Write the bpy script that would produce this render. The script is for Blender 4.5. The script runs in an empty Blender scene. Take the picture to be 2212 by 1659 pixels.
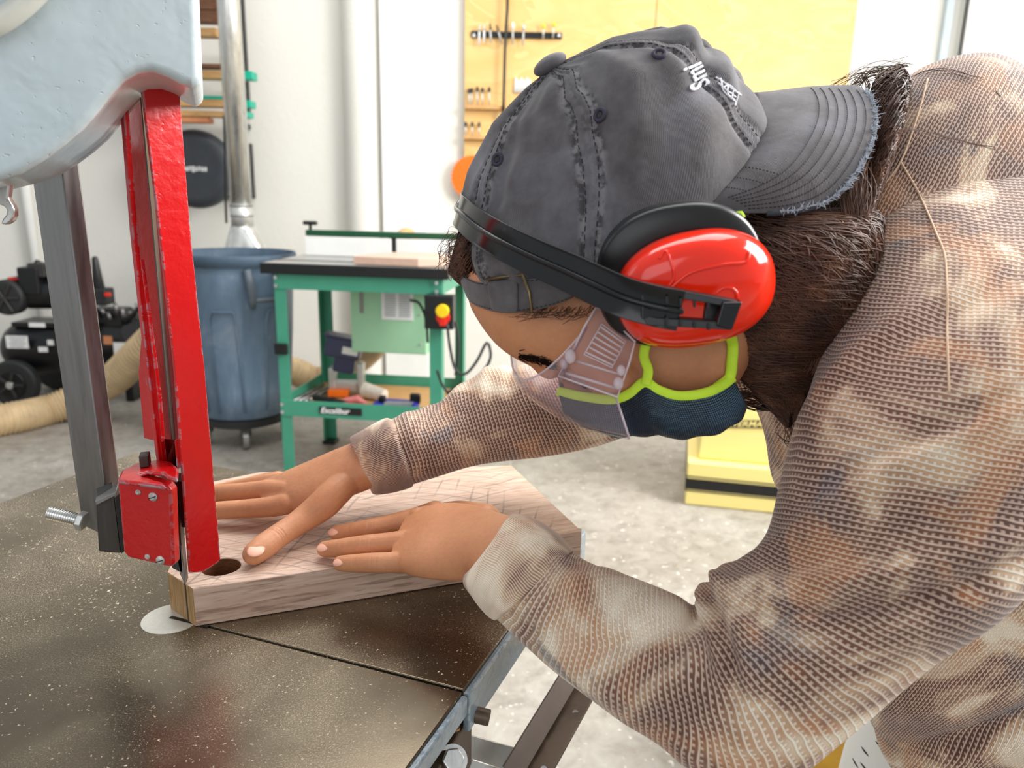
import bpy, math, random
import numpy as np
from mathutils import Vector, Matrix
from mathutils.bvhtree import BVHTree
PI = math.pi
scene = bpy.context.scene
COL = scene.collection
random.seed(7)
rng = np.random.default_rng(7)

# ------------------------------------------------------------------ camera
CAMH = 1.32
FPX = 1662.0
PITCH = math.radians(14.0)
ROLL = math.radians(1.2)
CAM = np.array([0.0, 0.0, CAMH])
FW = np.array([0, math.cos(PITCH), -math.sin(PITCH)])
UP0 = np.array([0, math.sin(PITCH), math.cos(PITCH)])
RT0 = np.array([1.0, 0, 0])
RT = RT0 * math.cos(ROLL) + UP0 * math.sin(ROLL)
UP = UP0 * math.cos(ROLL) - RT0 * math.sin(ROLL)
cd = bpy.data.cameras.new('camera')
cam = bpy.data.objects.new('camera', cd)
COL.objects.link(cam)
cd.sensor_fit = 'HORIZONTAL'
cd.sensor_width = 36.0
cd.lens = 36.0 * FPX / 2212.0
cd.clip_start = 0.02
cd.clip_end = 100
cam.matrix_world = Matrix(((RT[0], UP[0], -FW[0], CAM[0]), (RT[1], UP[1], -FW[1], CAM[1]), (RT[2], UP[2], -FW[2], CAM[2]), (0, 0, 0, 1)))
scene.camera = cam
cd.dof.use_dof = True
cd.dof.focus_distance = 0.60
cd.dof.aperture_fstop = 9.0

# ------------------------------------------------------------------ light
scene.view_settings.view_transform = 'Standard'
scene.view_settings.look = 'None'
scene.view_settings.gamma = 1
scene.view_settings.exposure = 0.0
world = bpy.data.worlds.new('world')
scene.world = world
world.use_nodes = True
bg = world.node_tree.nodes['Background']
bg.inputs[0].default_value = (0.93, 0.97, 1.0, 1)
bg.inputs[1].default_value = 0.56


def area(name, loc, target, sx, sy, power, color=(1, 1, 1)):
    ld = bpy.data.lights.new(name, 'AREA')
    ld.shape = 'RECTANGLE'
    ld.size = sx
    ld.size_y = sy
    ld.energy = power
    ld.color = color
    o = bpy.data.objects.new(name, ld)
    COL.objects.link(o)
    o.location = loc
    d = Vector(target) - Vector(loc)
    o.rotation_euler = d.to_track_quat('-Z', 'Y').to_euler()
    return o


area('roller_door_daylight', (3.2, 1.5, 2.9), (0.2, 1.2, 0.9), 2.4, 2.0, 345, (1.0, 0.985, 0.96))
area('skylight_daylight', (0.2, 2.6, 4.4), (0.0, 2.2, 0), 3.4, 2.4, 135, (1.0, 0.99, 0.97))
area('door_behind_daylight', (-1.2, -2.6, 2.4), (-0.1, 1.2, 1.1), 3.0, 2.0, 30, (0.96, 0.98, 1.0))


area('right_wall_fill', (4.6, 2.9, 2.6), (2.6, 5.1, 2.2), 1.2, 1.6, 55, (1.0, 1.0, 0.98))  # added fill lamp brightening the right end of the back wall, no real window


# ------------------------------------------------------------------ geometry helpers
def ray(x, y):
    return FW + RT * ((x - 1106.0) / FPX) + UP * ((829.5 - y) / FPX)


def P(x, y, z):                       # point at pixel direction and camera depth
    return CAM + ray(x, y) * z


def Ph(x, y, h):                      # at height h
    d = ray(x, y)
    return CAM + d * ((h - CAMH) / d[2])


def Py(x, y, Y):                      # on the plane y = Y
    d = ray(x, y)
    return CAM + d * (Y / d[1])


def Pl(x, y, p0, n):
    d = ray(x, y)
    return CAM + d * (np.dot(np.array(p0) - CAM, n) / np.dot(d, n))


def V(*a):
    return np.array(a, float)


def nrm(v):
    v = np.asarray(v, float)
    return v / (np.linalg.norm(v) + 1e-12)


ORI = {}


class MB:
    def __init__(s):
        s.v = []
        s.f = []
        s.uv = {}
        s.m = []

    def add(s, vs, fs, uvs=None, m=0):
        b = len(s.v)
        s.v.extend([tuple(map(float, q)) for q in vs])
        for i, q in enumerate(fs):
            s.f.append([b + k for k in q])
            s.m.append(m)
        if uvs is not None:
            for i, q in enumerate(uvs):
                s.uv[b + i] = (float(q[0]), float(q[1]))
        return s

    def box(s, c, size, ax=None, m=0):
        c = np.array(c, float)
        ax = np.eye(3) if ax is None else np.array(ax, float)
        vs = []
        for i in (-1, 1):
            for j in (-1, 1):
                for k in (-1, 1):
                    vs.append(c + ax[0] * i * size[0] / 2 + ax[1] * j * size[1] / 2 + ax[2] * k * size[2] / 2)
        return s.add(vs, [(0, 1, 3, 2), (4, 6, 7, 5), (0, 4, 5, 1), (2, 3, 7, 6), (0, 2, 6, 4), (1, 5, 7, 3)], m=m)

    def prism(s, poly, ext, m=0):
        n = len(poly)
        ext = np.array(ext, float)
        vs = [np.array(p, float) for p in poly] + [np.array(p, float) + ext for p in poly]
        fs = [list(range(n))[::-1], list(range(n, 2 * n))]
        for i in range(n):
            j = (i + 1) % n
            fs.append((i, j, n + j, n + i))
        return s.add(vs, fs, m=m)

    def cyl(s, p0, p1, r0, r1=None, n=24, cap=True, m=0):
        r1 = r0 if r1 is None else r1
        return s.tube([p0, p1], [r0, r1], n, cap, m=m)

    def tube(s, pts, rad, n=12, cap=True, m=0, round_ends=False):
        pts = [np.array(p, float) for p in pts]
        if np.isscalar(rad):
            rad = [rad] * len(pts)
        rad = list(rad)
        if round_ends:
            d0 = nrm(pts[0] - pts[1]); d1 = nrm(pts[-1] - pts[-2])
            r0, r1 = rad[0], rad[-1]
            a = [(pts[0] + d0 * r0 * math.sin(t), r0 * math.cos(t)) for t in (1.45, 1.1, .75, .4)]
            b = [(pts[-1] + d1 * r1 * math.sin(t), r1 * math.cos(t)) for t in (.4, .75, 1.1, 1.45)]
            pts = [q[0] for q in a] + pts + [q[0] for q in b]
            rad = [q[1] for q in a] + rad + [q[1] for q in b]
        N = len(pts)
        vs = []
        prev = None
        L = 0
        uv = []
        for i in range(N):
            t = nrm(pts[min(i + 1, N - 1)] - pts[max(i - 1, 0)])
            if prev is None:
                a = np.array([0, 0, 1.0]) if abs(t[2]) < .9 else np.array([1.0, 0, 0])
                u = nrm(np.cross(t, a))
            else:
                u = nrm(prev - t * np.dot(prev, t))
            prev = u
            w = np.cross(t, u)
            if i: L += np.linalg.norm(pts[i] - pts[i - 1])
            for k in range(n):
                a = 2 * PI * k / n
                vs.append(pts[i] + (u * math.cos(a) + w * math.sin(a)) * rad[i])
                uv.append((k / n, L))
        fs = []
        for i in range(N - 1):
            for k in range(n):
                k2 = (k + 1) % n
                fs.append((i * n + k, i * n + k2, (i + 1) * n + k2, (i + 1) * n + k))
        if cap:
            fs.append(list(range(n))[::-1])
            fs.append(list(range((N - 1) * n, N * n)))
        return s.add(vs, fs, uv, m=m)

    def ell(s, c, ax, n=16, m=0):     # ellipsoid with half axis vectors ax
        c = np.array(c, float)
        vs = []
        for i in range(1, n):
            t = PI * i / n
            for k in range(2 * n):
                a = PI * k / n
                vs.append(c + np.array(ax[0]) * math.sin(t) * math.cos(a) + np.array(ax[1]) * math.sin(t) * math.sin(a) + np.array(ax[2]) * math.cos(t))
        M = 2 * n
        fs = []
        for i in range(n - 2):
            for k in range(M):
                fs.append((i * M + k, (i + 1) * M + k, (i + 1) * M + (k + 1) % M, i * M + (k + 1) % M))
        b = len(vs)
        vs.append(c + np.array(ax[2])); vs.append(c - np.array(ax[2]))
        for k in range(M):
            fs.append((b, k, (k + 1) % M))
            fs.append((b + 1, (n - 2) * M + (k + 1) % M, (n - 2) * M + k))
        return s.add(vs, fs, m=m)

    def grid(s, G, uv=None, closed=False, m=0):   # G: (N, M, 3)
        N, M = G.shape[:2]
        fs = []
        MM = M if closed else M - 1
        for i in range(N - 1):
            for k in range(MM):
                k2 = (k + 1) % M
                fs.append((i * M + k, i * M + k2, (i + 1) * M + k2, (i + 1) * M + k))
        return s.add(G.reshape(-1, 3), fs, None if uv is None else uv.reshape(-1, 2), m=m)

    def disc(s, c, ax, n=24, m=0):
        vs = [np.array(c) + np.array(ax[0]) * math.cos(2 * PI * k / n) + np.array(ax[1]) * math.sin(2 * PI * k / n) for k in range(n)]
        return s.add(vs, [list(range(n))], m=m)

    def build(s, name, mat, parent=None, bevel=0, seg=2, smooth=False, solid=0, sub=0, loc=None, fixn=True):
        me = bpy.data.meshes.new(name)
        if parent is not None:
            o0 = ORI[parent.name]
        else:
            o0 = np.array(loc if loc is not None else (0, 0, 0), float)
            if loc is None and s.v:
                a = np.array(s.v)
                o0 = np.array([(a[:, 0].min() + a[:, 0].max()) / 2, (a[:, 1].min() + a[:, 1].max()) / 2, a[:, 2].min()])
        vs = np.array(s.v) - o0
        me.from_pydata(vs.tolist(), [], s.f)
        for mm in (mat if isinstance(mat, (list, tuple)) else [mat]):
            me.materials.append(mm)
        if any(s.m):
            me.polygons.foreach_set('material_index', s.m)
        if s.uv:
            ul = me.uv_layers.new(name='UVMap')
            li = np.zeros(len(me.loops), dtype=np.int32)
            me.loops.foreach_get('vertex_index', li)
            arr = np.zeros((len(s.v), 2))
            for k, q in s.uv.items():
                arr[k] = q
            ul.data.foreach_set('uv', arr[li].astype(np.float32).ravel())
        if fixn:
            import bmesh
            bm = bmesh.new(); bm.from_mesh(me)
            bmesh.ops.recalc_face_normals(bm, faces=bm.faces)
            bm.to_mesh(me); bm.free()
        if smooth:
            me.polygons.foreach_set('use_smooth', [True] * len(me.polygons))
        me.update()
        o = bpy.data.objects.new(name, me)
        COL.objects.link(o)
        if parent is not None:
            o.parent = parent
        else:
            o.location = o0
        ORI[o.name] = o0
        if solid:
            md = o.modifiers.new('solidify', 'SOLIDIFY'); md.thickness = solid; md.offset = 0
        if bevel:
            md = o.modifiers.new('bevel', 'BEVEL'); md.width = bevel; md.segments = seg; md.limit_method = 'ANGLE'; md.angle_limit = math.radians(35)
            if not smooth:
                me.polygons.foreach_set('use_smooth', [True] * len(me.polygons))
                md.harden_normals = True
        if sub:
            md = o.modifiers.new('sub', 'SUBSURF'); md.levels = sub; md.render_levels = sub
        return o


def tag(o, label=None, cat=None, group=None, kind=None):
    if label: o['label'] = label
    if cat: o['category'] = cat
    if group: o['group'] = group
    if kind: o['kind'] = kind
    return o


def empty(name, loc, label, cat, group=None):
    o = bpy.data.objects.new(name, None)
    o.empty_display_size = .05
    COL.objects.link(o)
    o.location = [float(q) for q in loc]
    ORI[o.name] = np.array(loc, float)
    return tag(o, label, cat, group)


def catmull(K, n):
    K = np.array(K, float)
    N = len(K)
    d = np.zeros(N)
    flat = K.reshape(N, -1)[:, :3]
    for i in range(1, N):
        d[i] = d[i - 1] + max(np.linalg.norm(flat[i] - flat[i - 1]), 1e-5) ** .7
    t = np.linspace(0, d[-1], n)
    out = []
    # tangents (finite difference, non uniform)
    F = K.reshape(N, -1)
    T = np.zeros_like(F)
    for i in range(N):
        a, b = max(i - 1, 0), min(i + 1, N - 1)
        T[i] = (F[b] - F[a]) / (d[b] - d[a])
    for x in t:
        i = min(np.searchsorted(d, x, side='right') - 1, N - 2)
        h = d[i + 1] - d[i]
        u = (x - d[i]) / h
        out.append((2 * u**3 - 3 * u**2 + 1) * F[i] + (u**3 - 2 * u**2 + u) * h * T[i] + (-2 * u**3 + 3 * u**2) * F[i + 1] + (u**3 - u**2) * h * T[i + 1])
    return np.array(out).reshape((n,) + K.shape[1:])


def ring(A, B, t, lat=None, e=2.0):
    """section whose outline reaches A and B as seen by the camera, half thickness t along lat"""
    a = P(*A); b = P(*B)
    c = (a + b) / 2
    h = (b - a) / 2
    L = np.linalg.norm(h)
    hd = h / L
    if lat is None:
        w = nrm(c - CAM)
        w = nrm(w - hd * np.dot(w, hd))
    else:
        w = -nrm(lat)
        vd = nrm(c - CAM)
        k = np.dot(w, hd)
        L2 = L * L - (t * k) ** 2
        L = math.sqrt(max(L2, (.35 * L) ** 2))
        w = nrm(w - 0 * hd)
    return np.array([c, hd * L, w * t, [e, 0, 0]])


def loft(keys, n, M=48, disp=None, uvs=True, th0=PI / 2):
    R = catmull(keys, n)
    th = th0 + np.linspace(0, 2 * PI, M + 1)
    G = np.zeros((n, M + 1, 3))
    for i in range(n):
        c, a, b, ee = R[i]
        e = ee[0]
        cx = np.sign(np.cos(th)) * np.abs(np.cos(th)) ** (2 / e)
        sx = np.sign(np.sin(th)) * np.abs(np.sin(th)) ** (2 / e)
        G[i] = c + np.outer(cx, a) + np.outer(sx, b)
    ds = np.linalg.norm(np.diff(R[:, 0], axis=0), axis=1)
    s = np.concatenate([[0], np.cumsum(ds)])
    UVm = np.zeros((n, M + 1, 2))
    for i in range(n):
        dd = np.linalg.norm(np.diff(G[i], axis=0), axis=1)
        UVm[i, :, 0] = np.concatenate([[0], np.cumsum(dd)])
        UVm[i, :, 1] = s[i]
    if disp is not None:
        dv = np.gradient(G, axis=0)
        du = np.gradient(G, axis=1)
        du[:, 0] = du[:, -1] = (G[:, 1] - G[:, -2]) / 2
        nn = np.cross(du, dv)
        nn /= np.linalg.norm(nn, axis=2, keepdims=True) + 1e-12
        cc = R[:, 0][:, None, :]
        if ((G - cc) * nn).sum() < 0: nn = -nn
        D = disp(s[:, None] * np.ones((1, M + 1)), th[None, :] * np.ones((n, 1)), UVm)
        G = G + nn * D[..., None]
        G[:, -1] = G[:, 0]
    return G, UVm, R


def capped(mb, G):
    """closed tube from loft grid with end caps (drops the duplicate seam column)"""
    g = G[:, :-1]
    mb.grid(g, closed=True)
    b = len(mb.v) - g.shape[0] * g.shape[1]
    M = g.shape[1]
    mb.add([], [])
    mb.f.append([b + k for k in range(M)]); mb.m.append(0)
    mb.f.append([b + (g.shape[0] - 1) * M + k for k in range(M)][::-1]); mb.m.append(0)


def mesh_np(V_, F_):
    me = bpy.data.meshes.new('tmp'); me.from_pydata([tuple(q) for q in V_], [], F_); me.update(); return me


def remesh(mb, voxel, smooth_it=2, fac=.5):
    import bmesh
    me = bpy.data.meshes.new('tmp')
    me.from_pydata(mb.v, [], mb.f)
    bm = bmesh.new(); bm.from_mesh(me); bmesh.ops.recalc_face_normals(bm, faces=bm.faces); bm.to_mesh(me); bm.free()
    o = bpy.data.objects.new('tmp', me); COL.objects.link(o)
    m1 = o.modifiers.new('r', 'REMESH'); m1.mode = 'VOXEL'; m1.voxel_size = voxel; m1.adaptivity = 0
    if smooth_it:
        m2 = o.modifiers.new('s', 'SMOOTH'); m2.iterations = smooth_it; m2.factor = fac
    dg = bpy.context.evaluated_depsgraph_get()
    ev = o.evaluated_get(dg)
    m = ev.to_mesh()
    n = len(m.vertices)
    co = np.zeros(n * 3); m.vertices.foreach_get('co', co)
    fs = [list(p.vertices) for p in m.polygons]
    ev.to_mesh_clear()
    bpy.data.objects.remove(o); bpy.data.meshes.remove(me)
    return co.reshape(-1, 3), fs


def bvh(vs, fs):
    return BVHTree.FromPolygons([Vector(q) for q in vs], fs)


def drape(tree, x, y, off=0.0):
    d = ray(x, y)
    h = tree.ray_cast(Vector(CAM), Vector(d).normalized())
    if h[0] is None:
        return None
    n = np.array(h[1])
    if np.dot(n, d) > 0: n = -n
    return np.array(h[0]) + n * off


def drape_path(tree, pts, n, off, zdef=None):
    K = catmull([(x, y, 0) for x, y in pts], n)
    out = []
    for x, y, _ in K:
        q = drape(tree, x, y, off)
        if q is None:
            if out: continue
            continue
        out.append(q)
    return out


# ------------------------------------------------------------------ materials
def srgb(r, g, b):
    def f(c):
        c /= 255.0
        return c / 12.92 if c <= .04045 else ((c + .055) / 1.055) ** 2.4
    return (f(r), f(g), f(b), 1)


class NT:
    def __init__(s, name, rough=.5, metal=0, base=(1, 1, 1, 1), spec=.5):
        s.m = bpy.data.materials.new(name)
        s.m.use_nodes = True
        s.t = s.m.node_tree
        s.b = s.t.nodes['Principled BSDF']
        s.b.inputs['Roughness'].default_value = rough
        s.b.inputs['Metallic'].default_value = metal
        s.b.inputs['Base Color'].default_value = base
        s.b.inputs['Specular IOR Level'].default_value = spec

    def n(s, typ, **kw):
        nd = s.t.nodes.new(typ)
        for k, v in kw.items():
            if hasattr(nd, k):
                setattr(nd, k, v)
            else:
                nd.inputs[k].default_value = v
        return nd

    def l(s, a, b):
        s.t.links.new(a, b)

    def coord(s, kind='Object', scale=(1, 1, 1), rot=(0, 0, 0)):
        c = s.n('ShaderNodeTexCoord')
        mp = s.n('ShaderNodeMapping')
        mp.inputs['Scale'].default_value = scale
        mp.inputs['Rotation'].default_value = rot
        s.l(c.outputs[kind], mp.inputs[0])
        return mp.outputs[0]

    def noise(s, vec, scale, detail=4, rough=.55, dist=0):
        nd = s.n('ShaderNodeTexNoise')
        nd.inputs['Scale'].default_value = scale
        nd.inputs['Detail'].default_value = detail
        nd.inputs['Roughness'].default_value = rough
        nd.inputs['Distortion'].default_value = dist
        s.l(vec, nd.inputs['Vector'])
        return nd.outputs['Fac']

    def ramp(s, fac, stops, interp='LINEAR'):
        r = s.n('ShaderNodeValToRGB')
        r.color_ramp.interpolation = interp
        el = r.color_ramp.elements
        while len(el) < len(stops):
            el.new(.5)
        for e, (p, c) in zip(el, stops):
            e.position = p
            e.color = c if len(c) == 4 else (*c, 1)
        s.l(fac, r.inputs[0])
        return r.outputs[0]

    def mix(s, fac, a, b, mode='MIX'):
        m = s.n('ShaderNodeMix')
        m.data_type = 'RGBA'
        m.blend_type = mode
        for sock, val in ((m.inputs[0], fac), (m.inputs[6], a), (m.inputs[7], b)):
            if hasattr(val, 'is_linked') or hasattr(val, 'links'):
                s.l(val, sock)
            else:
                sock.default_value = val
        return m.outputs[2]

    def math(s, op, a, b=0.0, c=None):
        m = s.n('ShaderNodeMath')
        m.operation = op
        for i, val in enumerate((a, b) if c is None else (a, b, c)):
            if hasattr(val, 'links'):
                s.l(val, m.inputs[i])
            else:
                m.inputs[i].default_value = val
        return m.outputs[0]

    def bump(s, h, dist=.001, strength=1.0, prev=None):
        b = s.n('ShaderNodeBump')
        b.inputs['Distance'].default_value = dist
        b.inputs['Strength'].default_value = strength
        s.l(h, b.inputs['Height'])
        if prev is not None:
            s.l(prev, b.inputs['Normal'])
        s.l(b.outputs[0], s.b.inputs['Normal'])
        return b.outputs[0]

    def base(s, sock):
        s.l(sock, s.b.inputs['Base Color'])

    def rough(s, sock):
        s.l(sock, s.b.inputs['Roughness'])


def plain(name, col, rough=.5, metal=0, var=.06, scale=30, bump=0.0, bscale=200):
    t = NT(name, rough, metal, col)
    v = t.coord('Object')
    n = t.noise(v, scale, 4)
    c2 = tuple(min(1, q * (1 + var * 2)) for q in col[:3]) + (1,)
    c1 = tuple(q * (1 - var * 2) for q in col[:3]) + (1,)
    t.base(t.ramp(n, [(.3, c1), (.7, c2)]))
    if bump:
        t.bump(t.noise(v, bscale, 3), bump)
    return t.m


BLACK = (0, 0, 0, 1); WHITE = (1, 1, 1, 1)


def mk_floor():
    t = NT('concrete', .55)
    v = t.coord('Object')
    a = t.noise(v, 1.3, 6, .6, .3)
    b = t.noise(v, 14, 5, .7, .5)
    c1 = t.ramp(a, [(.3, srgb(118, 110, 100)), (.5, srgb(146, 140, 130)), (.72, srgb(164, 159, 150))])
    c2 = t.ramp(b, [(.32, srgb(104, 98, 90)), (.5, srgb(160, 154, 146)), (.72, srgb(186, 182, 174))])
    c = t.mix(.45, c1, c2)
    sp = t.noise(v, 55, 2, .5)
    c = t.mix(t.ramp(sp, [(.68, BLACK), (.74, WHITE)]), c, srgb(225, 220, 210))
    t.base(c)
    t.rough(t.ramp(a, [(.3, (.35, .35, .35)), (.7, (.65, .65, .65))]))
    t.bump(b, .002)
    return t.m


def mk_table():
    t = NT('cast_iron_top', .2, .85)
    v = t.coord('Object')
    a = t.noise(v, 6, 5, .6, .4)
    c = t.ramp(a, [(.25, srgb(98, 86, 70)), (.5, srgb(122, 110, 92)), (.75, srgb(146, 134, 114))])
    # sawdust: fine bright specks, denser towards the left side of the table
    d = t.noise(v, 420, 2, .55, .6)
    big = t.noise(v, 9, 5, .7, .8)
    sm = t.math('ADD', d, t.math('MULTIPLY', t.math('SUBTRACT', big, .5), .30))
    dust = t.ramp(sm, [(.675, BLACK), (.71, WHITE)])
    d2 = t.noise(v, 900, 2, .6)
    dl = t.ramp(t.noise(v, 3.0, 4, .6, .2), [(.42, BLACK), (.58, WHITE)])
    fine = t.ramp(d2, [(.52, BLACK), (.66, WHITE)])
    spx = t.n('ShaderNodeSeparateXYZ'); t.l(v, spx.inputs[0])
    left = t.ramp(t.math('ADD', spx.outputs[0], .5), [(.42, WHITE), (.62, (.25, .25, .25))])
    smear = t.math('MULTIPLY', t.math('MULTIPLY', fine, dl), left)
    fac = t.math('MAXIMUM', dust, t.math('MULTIPLY', smear, .85))
    t.base(t.mix(fac, c, srgb(226, 208, 178)))
    t.l(t.math('SUBTRACT', .85, t.math('MULTIPLY', fac, .85)), t.b.inputs['Metallic'])
    r = t.math('ADD', t.math('MULTIPLY', fac, .5), t.ramp(a, [(.3, (.17, .17, .17)), (.7, (.29, .29, .29))]))
    t.rough(r)
    t.bump(fac, .0003, .5)
    return t.m


def mk_enamel(name, c0, c1, chipc=None, rough=.28, bump=.0012, bs=24):
    t = NT(name, rough)
    t.b.inputs['Coat Weight'].default_value = .35
    t.b.inputs['Coat Roughness'].default_value = .12
    v = t.coord('Object')
    a = t.noise(v, 8, 4, .6)
    c = t.ramp(a, [(.3, c0), (.7, c1)])
    if chipc is not None:
        ch = t.noise(v, 70, 5, .75, .8)
        geo = t.n('ShaderNodeNewGeometry')
        bv = t.n('ShaderNodeBevel'); bv.samples = 4; bv.inputs['Radius'].default_value = .0022
        dt = t.n('ShaderNodeVectorMath'); dt.operation = 'DOT_PRODUCT'
        t.l(bv.outputs[0], dt.inputs[0]); t.l(geo.outputs['True Normal'], dt.inputs[1])
        pt = t.ramp(dt.outputs['Value'], [(.93, WHITE), (.995, BLACK)])
        f = t.math('MULTIPLY', t.ramp(ch, [(.50, BLACK), (.54, WHITE)]), pt)
        f2 = t.ramp(ch, [(.74, BLACK), (.76, (.6, .6, .6))])
        c = t.mix(t.math('MAXIMUM', f, f2), c, chipc)
    t.base(c)
    h = t.noise(v, bs, 3, .5, .2)
    pit = t.ramp(t.noise(v, 240, 2, .5), [(.22, BLACK), (.32, WHITE)])
    t.bump(t.math('ADD', h, t.math('MULTIPLY', pit, .18)), bump)
    return t.m


def mk_wood(name, dark, mid, light, axis=(1, 14, 14), rot=0, rough=.55, scr=True, sc=14):
    t = NT(name, rough)
    v = t.coord('Object', axis, (0, 0, rot))
    a = t.noise(v, sc, 6, .65, 1.2)
    b = t.noise(v, sc * 6, 4, .6, .3)
    c = t.ramp(a, [(.28, dark), (.5, mid), (.72, light)])
    c = t.mix(.3, c, t.ramp(b, [(.35, dark), (.6, light)]), 'MIX')
    t.base(c)
    t.bump(b, .0003)
    return t.m


def mk_brushed(name, col, rough=.35, metal=1.0):
    t = NT(name, rough, metal)
    v = t.coord('Object', (1, 1, .15))
    a = t.noise(v, 45, 5, .7, .3)
    c2 = tuple(min(1, q * 1.25) for q in col[:3]) + (1,)
    c1 = tuple(q * .72 for q in col[:3]) + (1,)
    t.base(t.ramp(a, [(.3, c1), (.7, c2)]))
    t.rough(t.ramp(a, [(.3, (rough * .8,) * 3), (.7, (rough * 1.3,) * 3)]))
    return t.m


M = {}
M['floor'] = mk_floor()
M['iron'] = mk_table()
M['bluegrey'] = mk_enamel('blue_grey_enamel', srgb(178, 192, 198), srgb(196, 208, 212), None, .3, .0022, 30)
M['bluegrey2'] = mk_enamel('blue_grey_enamel_table', srgb(112, 128, 138), srgb(140, 158, 170), srgb(190, 196, 200), .35, .004, 60)
M['red'] = mk_enamel('red_enamel', srgb(196, 8, 14), srgb(214, 16, 20), srgb(150, 155, 165), .3, .0006, 120)
M['steel'] = mk_brushed('dull_steel', (.30, .29, .285, 1), .36, .95)
M['brightsteel'] = mk_brushed('zinc_steel', (.72, .72, .7, 1), .3)
M['darksteel'] = mk_brushed('dark_steel', (.10, .095, .09, 1), .4)
M['brownsteel'] = mk_brushed('rusty_steel', (.13, .095, .07, 1), .45, .7)
M['alu'] = plain('aluminium_cast', srgb(205, 205, 200), .38, .55, .04, 60)
M['insert'] = plain('insert_plate', srgb(222, 219, 208), .35, .25, .03, 300)
M['walnut'] = None
t_ = None


def mk_walnut():
    t = NT('walnut', .5)
    v0 = t.coord('Object', (1, 1, 1), (0, 0, 0))
    v = t.coord('Object', (1.0, 11, 11))
    a = t.noise(v, 10, 6, .62, 1.0)
    b = t.noise(t.coord('Object', (2.2, 60, 26)), 12, 3, .6, .2)
    c = t.ramp(a, [(.22, srgb(164, 128, 108)), (.45, srgb(200, 170, 150)), (.75, srgb(222, 196, 178))])
    c = t.mix(t.ramp(b, [(.52, BLACK), (.64, (.6, .6, .6))]), c, srgb(120, 88, 72))
    # pencil scribbles: thin curved lines
    for (sc, ro, w, th) in ((16, .5, 5.0, .018), (13, 1.25, 7.0, .02), (19, 2.2, 6.0, .016)):
        wv = t.n('ShaderNodeTexWave')
        wv.wave_type = 'BANDS'; wv.wave_profile = 'SIN'
        wv.inputs['Scale'].default_value = sc
        wv.inputs['Distortion'].default_value = w
        wv.inputs['Detail'].default_value = 1.5
        wv.inputs['Detail Scale'].default_value = .55
        t.l(t.coord('Object', (1, 1, 0), (0, 0, ro)), wv.inputs['Vector'])
        ln = t.ramp(wv.outputs['Fac'], [(th, WHITE), (th + .022, BLACK)])
        msk = t.ramp(t.noise(t.coord('Object', (1, 1, 0), (0, 0, ro)), 11, 2), [(.46, BLACK), (.56, (.42, .42, .42))])
        geo = t.n('ShaderNodeNewGeometry')
        sp = t.n('ShaderNodeSeparateXYZ'); t.l(geo.outputs['True Normal'], sp.inputs[0])
        up = t.ramp(sp.outputs['Z'], [(.8, BLACK), (.95, WHITE)])
        c = t.mix(t.math('MULTIPLY', t.math('MULTIPLY', ln, msk), up), c, srgb(70, 62, 62))
    t.base(c)
    t.bump(b, .0002)
    return t.m


M['walnut'] = mk_walnut()
M['endgrain'] = mk_wood('walnut_end', srgb(84, 52, 24), srgb(168, 128, 80), srgb(206, 172, 122), (30, 30, 1.2), 0, .6, False, 11)
M['holewood'] = mk_wood('walnut_hole', srgb(80, 46, 24), srgb(120, 76, 44), srgb(150, 100, 64), (8, 8, 30), 0)


def mk_wall():
    t = NT('painted_wall', .75)
    v = t.coord('Object')
    a = t.noise(v, .8, 4, .5)
    t.base(t.ramp(a, [(.3, srgb(226, 223, 214)), (.7, srgb(234, 232, 224))]))
    t.bump(t.noise(v, 40, 4), .002)
    return t.m


M['wall'] = mk_wall()
M['white'] = plain('white_paint', srgb(240, 240, 236), .6, 0, .02, 6, .001, 50)


def mk_ply():
    t = NT('plywood_face', .5)
    v = t.coord('Object', (.55, 1, 2.2))
    a = t.noise(v, 1.6, 3, .5, 1.2)
    w = t.math('FRACT', t.math('MULTIPLY', a, 6.0))
    c = t.ramp(w, [(0, srgb(228, 184, 114)), (.5, srgb(234, 190, 122)), (.93, srgb(238, 198, 132)), (1.0, srgb(222, 176, 106))])
    t.base(c)
    return t.m


M['ply'] = mk_ply()
M['green'] = plain('green_enamel', srgb(66, 150, 122), .4, 0, .03, 8)
M['dkgreen'] = plain('dark_green_metal', srgb(14, 74, 44), .4)
M['mint'] = plain('mint_enamel', srgb(160, 208, 168), .4, 0, .02, 8)
M['black'] = plain('black_plastic', srgb(16, 17, 19), .35)
M['blackgloss'] = plain('black_gloss', srgb(10, 11, 14), .16, 0, .02)
M['blackrub'] = plain('black_rubber', srgb(36, 37, 38), .6)
M['greytop'] = plain('router_top_grey', srgb(140, 138, 134), .25, .1, .05, 8)
M['duct'] = mk_brushed('galvanised_duct', (.80, .80, .76, 1), .3, .9)
M['canblue'] = None


def mk_can():
    t = NT('grey_blue_plastic', .5)
    v = t.coord('Object', (1, 1, .35))
    a = t.noise(v, 7, 6, .7, .6)
    b = t.noise(v, 40, 4, .7)
    c = t.ramp(a, [(.3, srgb(84, 106, 126)), (.55, srgb(104, 126, 148)), (.8, srgb(146, 160, 172))])
    t.base(t.mix(t.ramp(b, [(.6, BLACK), (.8, (.5, .5, .5))]), c, srgb(160, 166, 170)))
    return t.m


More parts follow.
